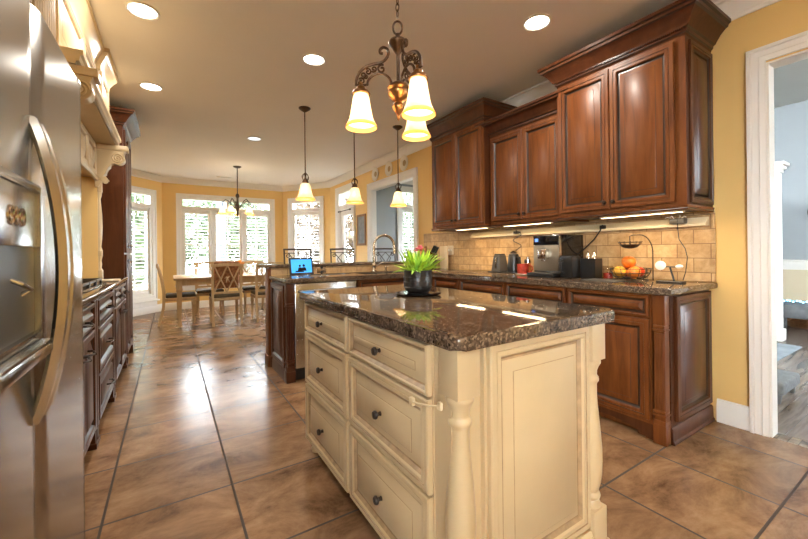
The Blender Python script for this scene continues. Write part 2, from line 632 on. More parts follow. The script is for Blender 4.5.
# ------------------------------------------------------------------ setting: floor, ceiling, walls
bay = [(XL, 7.90), (-0.12, YF), (2.27, YF), (XR, 7.85)]
outline = [(XL, YB), (XR, YB), (XR, 7.85), (2.27, YF), (-0.12, YF), (XL, 7.90)]
struct(MB().slab([(x, y) for x, y in outline], -0.08, 0.0).build('floor', floor_m))
struct(MB().slab([(XL - .15, YB - .15), (XR + .10, YB - .15), (XR + .10, 7.92), (2.33, YF + .15), (-.18, YF + .15), (XL - .15, 7.97)], CEIL, CEIL + 0.1).build('ceiling', ceil_paint))

def wall(name, A, B, ops, mat, thick=0.15, z1=CEIL, z0=0.0):
    """a wall from A to B, room on the right-hand side of A->B is its front; openings (u0,u1,z0,z1)"""
    A, B = Vector(A), Vector(B)
    L = (B - A).length
    rz = math.atan2(B.y - A.y, B.x - A.x)
    M = T(A.x, A.y, 0, rz=rz)
    us = sorted({0.0, L, *[o[0] for o in ops], *[o[1] for o in ops]})
    mb = MB()
    for a, b in zip(us[:-1], us[1:]):
        if b - a < 1e-4:
            continue
        holes = sorted([(o[2], o[3]) for o in ops if o[0] <= a + 1e-5 and o[1] >= b - 1e-5])
        z = z0
        for h0, h1 in holes:
            if h0 - z > 1e-4:
                mb.box(a, b, 0, thick, z, h0, M=M)
            z = h1
        if z1 - z > 1e-4:
            mb.box(a, b, 0, thick, z, z1, M=M)
    return struct(mb.build(name, mat)), M, L

# right wall: A at near end? direction chosen so that the room (x < XR) lies on the right-hand side (-y local)
# local +y points away from the room.  For the right wall local +y = +x  => direction = -Y
DOOR = (-0.80, 0.703)      # cased opening to the living room (y range)
PASS = (4.50, 5.86)       # opening to the sun room
GD = (6.62, 7.38)         # glazed door
def ru(y):                # y -> u on the right wall (starts at y = 7.85, runs towards -Y)
    return 7.85 - y
wall('wall_right', (XR, 7.85), (XR, YB), [(ru(GD[1]), ru(GD[0]), 0, 2.40), (ru(PASS[1]), ru(PASS[0]), 0, 2.245), (ru(DOOR[1]), ru(DOOR[0]), 0, 2.25)], wall_yellow, thick=.088)
wall('wall_left', (XL, YB), (XL, 7.90), [(.30, 1.45, .85, 2.35)], wall_yellow)  # opening added behind the camera to let in fill daylight
wall('wall_back', (XR, YB), (XL, YB), [], wall_yellow)
W1 = (0.12, 2.08, 0.50, 2.39)     # casing outer, centre window (x0,x1,z0,z1)
CW = 0.085
_, MF, LF = wall('wall_far', (-0.12, YF), (2.27, YF), [(W1[0] + .12 + CW, W1[1] + .12 - CW, W1[2] + CW, W1[3] - CW)], wall_yellow)
LB = (Vector((XL, 7.9)) - Vector((-.12, YF))).length
RB = (Vector((2.27, YF)) - Vector((XR, 7.85))).length
WL = (LB - 0.16 - 0.93, LB - 0.16, 0.26, 2.40)
WR = (0.16, 1.14, 0.26, 2.41)
_, ML, _ = wall('wall_bay_left', (XL, 7.90), (-.12, YF), [(WL[0] + CW, WL[1] - CW, WL[2] + CW, WL[3] - CW)], wall_yellow)
_, MR, _ = wall('wall_bay_right', (2.27, YF), (XR, 7.85), [(WR[0] + CW, WR[1] - CW, WR[2] + CW, WR[3] - CW)], wall_yellow)

# crown moulding and baseboards
crown = [(0, CEIL - 0.115), (0.012, CEIL - 0.115), (0.016, CEIL - 0.095), (0.030, CEIL - 0.085), (0.045, CEIL - 0.055), (0.070, CEIL - 0.030), (0.078, CEIL - 0.018), (0.098, CEIL - 0.014), (0.098, CEIL - 0.001), (0, CEIL - 0.001)]
e = 0.001
struct(MB().sweep([(XL + e, 5.45), (XL + e, 7.90), (-0.12, YF - e), (2.27, YF - e), (XR - e, 7.85), (XR - e, YB + .01)], crown).build('trim_1', trim_white))
base = [(0, 0.001), (0.018, 0.001), (0.018, 0.11), (0.013, 0.125), (0.010, 0.145), (0, 0.15)]
struct(MB().sweep([(XL + e, 5.45), (XL + e, 7.90), (-0.12, YF - e), (2.27, YF - e), (XR - e, 7.85), (XR - e, GD[1] + .10)], base).build('baseboard_far', trim_white))
struct(MB().sweep([(XR - e, 6.515), (XR - e, PASS[1] + .10)], base).sweep([(XR - e, 4.39), (XR - e, 4.24)], base).build('baseboard_middle', trim_white))
struct(MB().sweep([(XR - e, 0.955), (XR - e, DOOR[1] + .083)], base).build('baseboard_right', trim_white))

def casing(name, M, u0, u1, z0, z1, w=CW, sill=False, bottom=True, out=0.024):
    """moulded frame round an opening; outer size u0..u1, z0..z1; seen from local -y"""
    mb = MB()
    prof = [(0, 0.0005, 0), (0, out + .006, 0), (0.018, out + .006, 0), (0.022, out - .004, 0), (w * .62, out - .006, 0), (w * .68, out - .002, 0), (w * .85, out - .008, 0), (w, out - .010, 0), (w, 0.0005, 0)]
    if bottom:
        mb.rings(u1 - u0, z1 - z0, prof, M @ T(u0, 0, z0), cap=False, back=False)
    else:
        # three-sided: build the loop open at the floor
        loops = []
        for i, o, _ in prof:
            loops.append([mb.bm.verts.new(M @ Vector(p)) for p in ((u0 + i, -o, z0), (u0 + i, -o, z1 - i), (u1 - i, -o, z1 - i), (u1 - i, -o, z0))])
        for a, b in zip(loops[:-1], loops[1:]):
            for j in range(3):
                mb.bm.faces.new((a[j], a[j + 1], b[j + 1], b[j]))
    if sill:
        mb.box(u0 - .03, u1 + .03, -.06, 0, z0 - .03, z0 - .001, .006, M=M)
        mb.box(u0, u1, -.022, 0, z0 - .12, z0 - .03, .004, M=M)
    return struct(mb.build(name, trim_white))
MRW = T(XR, 7.85, 0, rz=R(-90))
casing('trim_2', MRW, ru(DOOR[1]) - .085, ru(DOOR[0]) + .085, 0.001, 2.345, w=.085, bottom=False)
casing('trim_3', MRW, ru(PASS[1]) - .11, ru(PASS[0]) + .11, 0.001, 2.355, w=.11, bottom=False)
casing('trim_4', MRW, ru(GD[1]) - .10, ru(GD[0]) + .10, 0.001, 2.50, w=.10, bottom=False)
# jamb linings of the two cased openings
for k, (a, b, h) in enumerate(((DOOR[0], DOOR[1], 2.25), (PASS[0], PASS[1], 2.245))):
    t = .012
    struct(MB().box(XR - .005, XR + .096, b - t, b - .0005, 0.001, h - .0005).box(XR - .005, XR + .112, a + .0005, a + t, 0.001, h - .0005).box(XR - .005, XR + .112, a + t, b - t, h - t, h - .0005).build('trim_%d' % (5 + k), trim_white))

def shutter(mb_frame, mb_slat, M, u0, u1, z0, z1, y=0.03, tilt=8):
    s_ = 0.045
    mb_frame.box(u0, u0 + s_, y, y + .028, z0, z1, .004, M=M).box(u1 - s_, u1, y, y + .028, z0, z1, .004, M=M)
    mb_frame.box(u0 + s_, u1 - s_, y, y + .028, z0, z0 + .09, .004, M=M).box(u0 + s_, u1 - s_, y, y + .028, z1 - .07, z1, .004, M=M)
    zm = (z0 + z1) / 2
    z = z0 + .12
    while z < z1 - .08:
        mb_slat.box(-(u1 - u0) / 2 + s_ + .002, (u1 - u0) / 2 - s_ - .002, -.030, .030, -.004, .004, .002, M=M @ T((u0 + u1) / 2, y + .014, z, rx=R(tilt)))
        z += .068
    mb_slat.box((u0 + u1) / 2 - .006, (u0 + u1) / 2 + .006, y - .026, y - .016, z0 + .13, z1 - .1, M=M)
def window(name, M, u0, u1, z0, z1, mulls, trans, transom_z, tilt=8):
    """inner opening size; M maps the wall's frame; mulls split the shutters, trans split the top lights"""
    root = sempty(name)
    casing(name + '_casing', M, u0 - CW, u1 + CW, z0 - CW, z1 + CW, sill=True).parent = root
    fr = MB()
    d0, d1 = 0.0005, 0.13
    t = .03
    fr.box(u0, u0 + t, d0, d1, z0, z1, M=M).box(u1 - t, u1, d0, d1, z0, z1, M=M).box(u0 + t, u1 - t, d0, d1, z0, z0 + t, M=M).box(u0 + t, u1 - t, d0, d1, z1 - t, z1, M=M)
    fr.box(u0 + t, u1 - t, d0 - .012, d1, transom_z - .045, transom_z + .03, .003, M=M)
    xs = [u0 + t] + mulls + [u1 - t]
    for m_ in mulls:
        fr.box(m_ - .03, m_ + .03, d0 - .012, d1, z0 + t, transom_z - .045, .003, M=M)
    for m_ in trans:
        fr.box(m_ - .025, m_ + .025, d0, d1, transom_z + .03, z1 - t, M=M)
    # muntins of the sashes
    for a, b in zip(xs[:-1], xs[1:]):
        fr.box((a + b) / 2 - .009, (a + b) / 2 + .009, .09, .11, z0 + t, transom_z - .045, M=M)
        for k in range(1, 4):
            zz = z0 + t + (transom_z - .045 - z0 - t) * k / 4
            fr.box(a, b, .09, .11, zz - .009 * (2.2 if k == 2 else 1), zz + .009 * (2.2 if k == 2 else 1), M=M)
    ts = [u0 + t] + trans + [u1 - t]
    for a, b in zip(ts[:-1], ts[1:]):
        for k in (1, 2):
            xx = a + (b - a) * k / 3
            fr.box(xx - .008, xx + .008, .09, .11, transom_z + .03, z1 - t, M=M)
    fr.build('window_frame', trim_white, root)
    sh, sl = MB(), MB()
    for i, (a, b) in enumerate(zip(xs[:-1], xs[1:])):
        a2 = a + (.032 if i else .002)
        b2 = b - (.032 if i < len(xs) - 2 else .002)
        shutter(sh, sl, M, a2, b2, z0 + t + .003, transom_z - .048, tilt=tilt)
    sh.build('shutter', trim_white, root)
    sl.build('slats', trim_white, root)
    MB().box(u0 + t, u1 - t, .098, .102, z0 + t, z1 - t, M=M).build('pane', pane_m, root)
    return root
o_ = 0.12
window('window_1', MF, W1[0] + o_ + CW, W1[1] + o_ - CW, W1[2] + CW, W1[3] - CW, [0.78 + o_, 1.40 + o_], [1.09 + o_], 2.10)
window('window_2', ML, WL[0] + CW, WL[1] - CW, WL[2] + CW, WL[3] - CW, [], [], 2.08)
window('window_3', MR, WR[0] + CW, WR[1] - CW, WR[2] + CW, WR[3] - CW, [], [], 2.12)

# glazed door to the porch
d1 = sempty('door_1')
u0, u1 = ru(GD[1]), ru(GD[0])
fr = MB()
fr.box(u0, u0 + .03, .0005, .14, .001, 2.40, M=MRW).box(u1 - .03, u1, .0005, .14, .001, 2.40, M=MRW).box(u0 + .03, u1 - .03, .0005, .14, 2.37, 2.40, M=MRW).box(u0 + .03, u1 - .03, .0005, .14, 2.03, 2.12, .004, M=MRW)
fr.build('door_frame', trim_white, d1)
lf = MB()
lf.rings(u1 - u0 - .07, 2.01, [(0, 0, 0), (0, .04, 0), (.11, .04, 0), (.115, .03, 0), (.115, 0, 0)], MRW @ T(u0 + .035, .09, .012), cap=False, back=False)
lf.box(u0 + .15, u1 - .15, .05, .09, .3, .38, M=MRW)
lf.build('door_leaf', trim_white, d1)
MB().box(u0 + .14, u1 - .14, .066, .070, .38, 1.92, M=MRW).box(u0 + .03, u1 - .03, .066, .070, 2.12, 2.37, M=MRW).build('pane', pane_m, d1)
MB().tube([(u0 + .10, -.03, 1.985), (u1 - .10, -.03, 1.985)], .008, M=MRW).ball(MRW @ Vector((u0 + .09, -.03, 1.985)), .018, 2).ball(MRW @ Vector((u1 - .09, -.03, 1.985)), .018, 2).box(u0 + .14, u0 + .15, -.03, .0, 1.975, 1.995, M=MRW).box(u1 - .15, u1 - .14, -.03, .0, 1.975, 1.995, M=MRW).build('curtain_rod', iron, d1)
hd = MB()
hd.tube([(u1 - .085, .05, 1.0), (u1 - .085, -.01, 1.0)], .012, M=MRW).tube([(u1 - .085, -.005, 1.0), (u1 - .19, -.008, 1.0)], .009, M=MRW)
hd.build('door_handle', iron, d1)

# ------------------------------------------------------------------ sun room behind the pass-through
SX = 6.4
SY = 6.45
struct(MB().slab([(XR, 3.2), (SX, 3.2), (SX, SY), (XR, SY)], -0.08, -0.001).build('floor_sun_room', plank_m))
struct(MB().slab([(XR + .10, 3.0), (SX + .15, 3.0), (SX + .15, SY + .15), (XR + .10, SY + .15)], CEIL - .05, CEIL + .05).build('ceiling_sun_room', grey_light))
SRA = (XR + .090, SY)
_, MS, _ = wall('wall_sun_room_far', SRA, (SX, SY), [(4.02 - SRA[0], 4.56 - SRA[0], .30, 2.40), (4.85 - SRA[0], 5.7 - SRA[0], .30, 2.40)], grey_paint, z1=CEIL - .05)
window('window_4', MS, 4.02 - SRA[0], 4.56 - SRA[0], .30, 2.40, [], [], 2.08)
window('window_5', MS, 4.85 - SRA[0], 5.7 - SRA[0], .30, 2.40, [], [], 2.08)
wall('wall_sun_room_right', (SX, SY), (SX, 3.2), [(1.2, 2.2, .8, 2.2)], grey_paint, z1=CEIL - .05)
wall('wall_sun_room_near', (SX, 3.2), (XR + .090, 3.2), [], grey_paint, z1=CEIL - .05)
struct(MB().sweep([(SRA[0], SY - .001), (SX - .01, SY - .001)], [(o, z - .05) for o, z in crown]).build('trim_7', trim_white))

# ------------------------------------------------------------------ living room behind the doorway
LX = 7.95
struct(MB().slab([(XR + .05, -3.6), (LX, -3.6), (LX, 2.9), (XR + .10, 2.9), (XR + .10, .72), (XR + .05, .72)], -0.08, -0.001).build('floor_living_room', plank_m))
struct(MB().box(XR + .001, XR + .095, DOOR[0] + .02, DOOR[1] - .013, -.0005, .004, .001).build('floor_threshold', mosaic_m))
struct(MB().slab([(XR + .10, -3.7), (LX + .15, -3.7), (LX + .15, 3.05), (XR + .10, 3.05)], 3.3, 3.4).build('ceiling_living_room', grey_light))
wall('wall_living_room_far', (LX, 2.9), (LX, -3.6), [], grey_paint, z1=3.3)
wall('wall_living_room_side', (XR + .090, 2.9), (LX, 2.9), [(1.6, 2.6, .9, 2.4)], grey_paint, z1=3.3)  # unseen opening, added for daylight in the living room
wall('wall_living_room_back', (LX, -3.6), (XR + .090, -3.6), [(1.0, 2.6, .7, 2.4)], grey_paint, z1=3.3)  # unseen opening added here too, to bring in sky light
wall('wall_living_room_near', (XR + .090, -3.6), (XR + .090, YB - .16), [], grey_paint, z1=3.3)
struct(MB().box(LX - .02, LX - .001, -3.5, 2.88, .001, .80).build('wall_living_room_dado', beige_paint))
struct(MB().sweep([(LX - .001, 2.8), (LX - .001, -3.5)], [(0, .80), (.03, .80), (.04, .85), (.06, .88), (.06, .93), (.03, .95), (0, .95)]).build('trim_8', trim_white))

# ------------------------------------------------------------------ cabinet pieces
def panel(w, h, fw=.06, t=.02, M=None, mb=None, small=False, gz=.007):
    """raised-panel door or drawer front, outer face towards -y, back on y=0"""
    mb = mb or MB()
    k = .3 if small else 1.0
    lim = min(w, h) / 2 - .010 - (.009 + .030 * k) - gz
    fw = min(fw, lim)
    prof = [(0, 0, 0), (0, t - .004, 0), (.004, t, 0), (fw * .42, t, 0), (fw * .46, t - .004, 1), (fw * .50, t - .001, 0), (fw - .004 - .01, t, 0), (fw - .008, t - .006, 0),
            (fw - .004, t - .011, 1), (fw, t - .016, 1), (fw + gz, t - .016, 1), (fw + gz + .004, t - .014, 0), (fw + gz + .004 + .030 * k, t - .003, 0), (fw + gz + .006 + .030 * k, t - .002, 1), (fw + gz + .009 + .030 * k, t, 0)]  # dark rings: groove glaze, partly painted shade at the bevel edges
    mb.rings(w, h, prof, M)
    return mb
def knob(mb, M, r=.015):
    mb.lathe([(.0, 0), (r * .55, .001), (r * .4, .008), (r * .45, .014), (r * .95, .019), (r, .024), (r * .8, .030), (.0, .032)], 14, M @ Matrix.Rotation(R(90), 4, 'X'))
def pull(mb, M, w=.11):
    mb.tube([(-w / 2, 0, 0), (-w / 2, -.022, 0), (-w / 4, -.034, -.004), (0, -.037, -.006), (w / 4, -.034, -.004), (w / 2, -.022, 0), (w / 2, 0, 0)], .0055, 8, M=M)
    mb.ball(M @ Vector((0, -.037, -.006)), .009, 1)
def front(parent, kind, x0, x1, z0, z1, mats, y=0.0, hw=None, hmat=knob_m, hpos=None, fw=.06, small=False):
    """a door or a drawer front on the plane y, with its knob or pull as a sub-part"""
    d = panel(x1 - x0, z1 - z0, fw, M=T(x0, y, z0), small=small).build(kind, mats, parent)
    if hw:
        hx, hz = hpos if hpos else ((x0 + x1) / 2, (z0 + z1) / 2)
        mb = MB()
        (knob if hw == 'knob' else pull)(mb, T(hx, y - .019, hz))
        mb.build('knob' if hw == 'knob' else 'handle', hmat, d)
    return d
CH = [cherry, dark_glaze_shade]
CHD = [cherry_dark, dark_glaze_shade]
CR = [cream, cream_glaze]

def collar_post(mb, M, w, h, z0=0.0, d=.05):
    """squared corner post with two carved collars and a narrow reeded shaft between them"""
    mb.box(0, w, 0, d, z0, z0 + h * .16, .003, M=M).box(0, w, 0, d, z0 + h * .80, z0 + h, .003, M=M)
    mb.box(.004, w - .004, .006, d, z0 + h * .16, z0 + h * .80, M=M)
    for zz in (.19, .76):
        mb.box(-.003, w + .003, -.006, d, z0 + h * zz, z0 + h * zz + .012, .004, M=M).box(.001, w - .001, -.003, d, z0 + h * zz + .016, z0 + h * zz + .034, .005, M=M)
    for k in range(4):
        x = .014 + (w - .028) * k / 3
        mb.tube([(x, .006, z0 + h * .235), (x, .006, z0 + h * .745)], .007, 8, M=M)

# ------------------------------------------------------------------ island
isl = thing('kitchen_island', 'cream glazed kitchen island cabinet with six drawers and turned corner posts', 'kitchen island', (.63, .74, 0), R(0))
# local frame = world axes from the top's front-left corner
I = lambda x, y: (x - .63, y - .74)
bm_ = MB()
bm_.box(.043, .750, .080, 1.355, .095, .872)          # carcass
bm_.box(.09, .70, .14, 1.30, .002, .095)              # recessed plinth
bm_.build('body', cream, isl)
# face frame with the six drawers on the left face (towards -x)
isd = [('drawer', .775 - .008, 1.355, None)]
Mf = T(.043, 1.365, 0, rz=R(-90))                     # local x runs towards the camera (-Y), front towards -X
ff = MB()
ff.box(0, 1.205, -.004, 0, .06, .872, M=Mf)
ff.build('face_frame', cream, isl)
def isl_drawer(ya, yb, z0, z1):
    x0, x1 = 1.365 - (yb - .74), 1.365 - (ya - .74)
    d = panel(x1 - x0, z1 - z0, .048, M=Mf @ T(x0, -.004, z0)).build('drawer', CR, isl)
    mb = MB()
    knob(mb, Mf @ T((x0 + x1) / 2, -.024, (z0 + z1) / 2), .016)
    mb.build('knob', knob_m, d)
for ya, yb in ((.905, 1.487), (1.515, 2.098)):
    for z0, z1 in ((.700, .856), (.402, .690), (.078, .392)):
        isl_drawer(ya, yb, z0, z1)
# end panel facing the camera
ep = MB()
ep.box(.155, .690, .062, .080, .095, .872)
ep.build('end_frame', cream, isl)
panel(.505, .745, .055, .02, M=T(.165, .062, .118)).build('end_panel', CR, isl)
MB().sweep([(.150, .058), (.690, .058)], [(0, .10), (0, .03), (.012, .03), (.016, .045), (.016, .085), (.008, .10)]).build('base_moulding', cream, isl)
# turned corner posts: square block, turned shaft, plinth
def turned_post(x, y, w=.084):
    mb = MB()
    h = w / 2
    mb.box(x - h, x + h, y - h, y + h, .725, .872, .002)
    mb.lathe([(.040, .7255), (.042, .718), (.041, .710), (.034, .698), (.029, .684), (.028, .668), (.030, .662), (.034, .657), (.035, .650), (.034, .643), (.030, .638), (.0275, .630),
              (.0275, .60), (.030, .555), (.035, .50), (.040, .445), (.0435, .39), (.0445, .34), (.042, .295), (.037, .258), (.031, .235), (.029, .225), (.034, .218), (.036, .210), (.034, .202), (.029, .196), (.033, .188), (.036, .180), (.036, .168)], 28, T(x, y, 0))
    mb.box(x - h, x + h, y - h, y + h, .045, .17, .004)
    mb.box(x - h - .008, x + h + .008, y - h - .008, y + h + .008, .001, .046, .006)
    return mb
turned_post(.073, .078).build('post', cream, isl)
turned_post(.720, .078).build('post', cream, isl)
# bracket feet at the far end
for y in (1.33,):
    f = MB()
    f.lathe([(.030, .095), (.034, .085), (.022, .07), (.018, .055), (.026, .035), (.030, .02), (.026, .001)], 16, T(.075, y, 0))
    f.build('foot', cream, isl)
    f = MB()
    f.lathe([(.030, .095), (.034, .085), (.022, .07), (.018, .055), (.026, .035), (.030, .02), (.026, .001)], 16, T(.70, y, 0))
    f.build('foot', cream, isl)
# child latch strap on the middle near drawer
tag(MB().box(-.014, -.0005, -.011, .011, -.013, .013, .004).box(-.004, .007, -.140, -.122, .016, .040, .004).tube([(-.010, .0, .0), (-.013, -.04, .008), (-.013, -.10, .022), (.0, -.131, .028)], .0028, 6).build('child_lock', strip_paint, None, loc=(.648, .972, .668)),
    'white strap child lock stuck across the middle near drawer and post of the island', 'child lock')

def rounded(x0, x1, y0, y1, r, n=5):
    p = []
    for cx, cy, a in ((x1 - r, y1 - r, 0), (x0 + r, y1 - r, 90), (x0 + r, y0 + r, 180), (x1 - r, y0 + r, 270)):
        for k in range(n + 1):
            t = R(a + 90 * k / n)
            p.append((cx + r * math.cos(t), cy + r * math.sin(t)))
    return p
top = MB().slab(rounded(0, .787, 0, 1.41, .03), .8725, .914, .0135, 4).build('granite_worktop', granite, loc=(.63, .74, 0))
tag(top, 'polished dark brown speckled granite top lying on the cream island', 'worktop')

# plant on the island
pot = thing('plant_pot', 'dark ribbed plant pot on a black saucer on the island top', 'plant pot', (1.10, 1.60, .9145))
PL = MB()
PL.lathe([(.0, .0), (.105, .0), (.118, .004), (.122, .009), (.114, .011), (.07, .009), (.0, .009)], 36)
PL.build('saucer', blackgloss, pot)
PB = MB()
pr = [(.0, .012), (.055, .012), (.066, .022), (.073, .042), (.0755, .068), (.0745, .093), (.073, .113), (.076, .120), (.076, .127), (.069, .127), (.067, .112), (.0, .110)]
PB.lathe(pr, 36)
for z in (.042, .068, .093):
    PB.tube([(.0745 * math.cos(a), .0745 * math.sin(a), z) for a in [2 * PI * k / 36 for k in range(36)]], .0022, 5, closed=True)
PB.build('pot', pot_m, pot)
def blade(mb, base, direc, L, w, droop, mi=0):
    d = Vector(direc).normalized()
    side = d.cross(Vector((0, 0, 1)))
    side = side.normalized() if side.length > .01 else Vector((1, 0, 0))
    prev = None
    p = Vector(base)
    n = 6
    for i in range(n + 1):
        t = i / n
        ww = w * (math.sin(PI * min(1, t * .85 + .12)) ** .8) * .5
        if i == n: ww = .0004
        a, b = mb.bm.verts.new(p - side * ww + Vector((0, 0, ww * .5))), mb.bm.verts.new(p + side * ww + Vector((0, 0, ww * .5)))
        c = mb.bm.verts.new(p)
        if prev:
            for q in ((prev[0], prev[2], c, a), (prev[2], prev[1], b, c)):
                mb.bm.faces.new(q).material_index = mi
        prev = (a, b, c)
        d = (d + Vector((0, 0, -droop / n))).normalized()
        p = p + d * (L / n)
fo, fo2 = MB(), MB()
for k in range(150):
    a = random.uniform(0, 2 * PI)
    r0 = random.uniform(0, .055)
    el = random.uniform(.45, 1.5)
    L = random.uniform(.08, .150) * (1.0 if el > .6 else .9)
    blade(fo if k % 3 else fo2, (r0 * math.cos(a), r0 * math.sin(a), .110), (math.cos(a) * math.cos(el), math.sin(a) * math.cos(el), math.sin(el)), L, random.uniform(.012, .022), random.uniform(.1, .9))
fo.build('foliage', leaf_m, pot)
fo2.build('foliage', leaf_d, pot)
fl = MB()
for k in range(26):
    a = random.uniform(0, 2 * PI)
    el = random.uniform(.2, 1.4)
    blade(fl, (-.005, -.03, .225), (math.cos(a) * math.cos(el), math.sin(a) * math.cos(el), math.sin(el)), .034, .018, .4)
fl.tube([(-.003, -.02, .11), (-.005, -.03, .228)], .0025, 6)
fl.build('flower', pink_m, pot)

# ------------------------------------------------------------------ right run of base cabinets (face -X)
CT = .914
def base_right(name, label, ya, yb, fronts, drawers_h=(.742, .868), valance=True, knobs=None):
    """unit between Y=ya (camera end) and yb; local x from yb towards ya"""
    w = yb - ya
    o = thing(name, label, 'cabinet', (2.40, yb, 0), R(-90))
    MB().box(.0, w, .0, .60, .10, .872).box(.0, w, .075, .60, .002, .10).build('body', cherry, o)
    for kind, x0, x1, z0, z1, kp in fronts(w):
        front(o, kind, x0, x1, z0, z1, CH, hw='knob' if kp else None, hpos=kp, small=(kind == 'drawer'))
    if valance:
        v = MB()
        n = 12
        for k in range(n):
            a, b = w * k / n, w * (k + 1) / n
            f = lambda x: .03 + .055 * max(0, math.sin(PI * min(1, max(0, (x - w * .12) / (w * .76))))) ** .5
            v.slab([(a, .012), (b, .012), (b, .03), (a, .03)], .004 + (f((a + b) / 2) - .03), .10)
        v.build('valance', cherry_dark, o)
    return o
def two_door(w):
    m = w / 2
    return [('drawer', .012, w - .012, .735, .862, None), ('door', .012, m - .003, .125, .722, (m - .04, .66)), ('door', m + .003, w - .012, .125, .722, (m + .04, .66))]
def one_door(w):
    return [('drawer', .012, w - .012, .735, .862, None), ('door', .012, w - .012, .125, .722, (.05, .66))]
base_right('base_cabinet', 'cherry base cabinet under the fruit basket, between corner post and coffee machine', 1.060, 1.605, one_door)
base_right('base_cabinet', 'cherry base cabinet below the coffee machine, second from the end post', 1.606, 2.18, two_door)
base_right('base_cabinet', 'cherry base cabinet below the kettle and red mug, third from the end post', 2.181, 2.765, two_door)
base_right('base_cabinet', 'cherry corner base cabinet below the cutting board, farthest along the wall', 2.766, 3.80, lambda w: [('drawer', w - .41, w - .012, .735, .862, None), ('door', w - .41, w - .012, .125, .722, None)], valance=False)
# end panel and corner post
ep = thing('cabinet_end_panel', 'cherry raised end panel with carved corner post closing the wall cabinets near the doorway', 'cabinet end', (2.40, .965, 0))
e_ = MB()
e_.box(.055, .618, .022, .088, .002, .872)
e_.build('body', cherry_dark, ep)
panel(.505, .735, .058, M=T(.095, .022, .125)).build('panel', CHD, ep)
MB().sweep([(.045, .022), (.630, .022)], [(0, .10), (0, .002), (.022, .002), (.022, .012), (.014, .022), (.012, .09), (.006, .10)]).build('base_moulding', cherry_dark, ep)
p_ = MB()
collar_post(p_, T(-.012, .088, 0, rz=R(-90)), .066, .865, .004, .06)
p_.box(-.014, .05, .020, .090, .004, .12, .003)
p_.build('post', cherry, ep)

# ------------------------------------------------------------------ peninsula
pe = thing('peninsula_end_panel', 'dark cherry peninsula end with raised panel and carved post beside the dishwasher', 'cabinet end', (.865, 3.26, 0))
b_ = MB()
b_.box(.0, .030, .06, .585, .10, .872).box(.012, .03, .06, .585, .002, .10)
b_.build('body', cherry_dark, pe)
panel(.475, .735, .058, M=T(.0, .558, .115, rz=R(-90))).build('panel', CHD, pe)
p_ = MB()
collar_post(p_, T(-.012, .0, 0), .070, .865, .004, .07)
p_.box(-.018, .062, -.006, .075, .003, .10, .004)
p_.build('post', cherry_dark, pe)
f_ = MB()
f_.box(-.022, .04, .555, .625, .002, .11, .006)
f_.sweep([(.0, .56), (.0, .07)], [(0, .10), (0, .002), (.016, .002), (.016, .085), (.006, .10)])
f_.build('base_moulding', cherry_dark, pe)
# dishwasher
dw = thing('dishwasher', 'stainless steel dishwasher built into the peninsula', 'dishwasher', (.925, 3.262, 0))
MB().box(.006, .594, .03, .56, .10, .868).build('body', black, dw)
d_ = MB()
d_.box(.004, .596, .0, .03, .115, .866, .006)
d_.build('door', steel, dw)
h_ = MB()
h_.tube([(.06, .0, .80), (.06, -.035, .80)], .008).tube([(.54, .0, .80), (.54, -.035, .80)], .008).tube([(.03, -.038, .80), (.57, -.038, .80)], .011)
h_.build('handle', steel, dw)
MB().box(.006, .594, .05, .08, .003, .10).build('toe_kick', black, dw)
def base_pen(label, xa, xb, fr):
    o = thing('base_cabinet', label, 'cabinet', (xa, 3.262, 0))
    w = xb - xa
    MB().box(0, w, .0, .58, .10, .68).box(0, w, .0, .03, .68, .872).box(0, w, .07, .58, .002, .10).build('body', cherry, o)
    for kind, x0, x1, z0, z1, kp in fr(w):
        front(o, kind, x0, x1, z0, z1, CH, hw='knob' if kp else None, hpos=kp, small=(kind == 'drawer'))
base_pen('cherry sink cabinet in the peninsula, below the faucet', 1.535, 2.395, two_door)

# raised bar: knee wall with tile, wood end, granite ledge
kw = thing('bar_knee_wall', 'tiled raised wall behind the sink counter that carries the bar ledge', 'bar wall', (.83, 3.865, 0))
MB().box(.03, 2.20, .0, .12, .002, .985).build('body', wall_yellow, kw)
MB().box(.03, 1.52, -.012, -.0005, .915, .985).box(1.52, 2.19, -.012, -.0005, .915, .985).build('tile_face', splash_x, kw)
MB().box(.0, .03, -.012, .12, .002, .985, .003).box(-.012, .05, -.02, .13, .002, .11, .006).build('end_board', cherry, kw)
tag(MB().slab([(.80, 3.835), (3.025, 3.835), (3.025, 4.26), (.80, 4.26)], .986, 1.022, .012, 3).build('bar_ledge', granite), 'raised granite breakfast ledge in front of the bar stools', 'worktop')

# L-shaped worktop with a sink hole
cx = MB().slab([(2.365, .945), (3.034, .945), (3.034, 3.850), (.835, 3.850), (.835, 3.222), (2.365, 3.222)], .8725, .914, .0135, 4).build('granite_worktop', granite)
tag(cx, 'L-shaped dark granite worktop running along the backsplash wall and the sink', 'worktop')
cut = MB().box(1.66, 2.28, 3.34, 3.68, .8, 1.0).build('cutter', granite)
bo = cx.modifiers.new('b', 'BOOLEAN')
bo.object = cut
bo.operation = 'DIFFERENCE'
bo.solver = 'EXACT'
dg = bpy.context.evaluated_depsgraph_get()
me2 = bpy.data.meshes.new_from_object(cx.evaluated_get(dg))
cx.modifiers.clear()
cx.data = me2
bpy.data.objects.remove(cut)
sk = MB()
sk.box(1.663, 2.277, 3.343, 3.347, .70, .905).box(1.663, 2.277, 3.673, 3.677, .70, .905).box(1.663, 1.667, 3.347, 3.673, .70, .905).box(2.273, 2.277, 3.347, 3.673, .70, .905).box(1.667, 2.273, 3.347, 3.673, .70, .704)
sk.lathe([(.0, .705), (.04, .705), (.04, .709), (.0, .709)], 16, T(1.97, 3.51, 0))
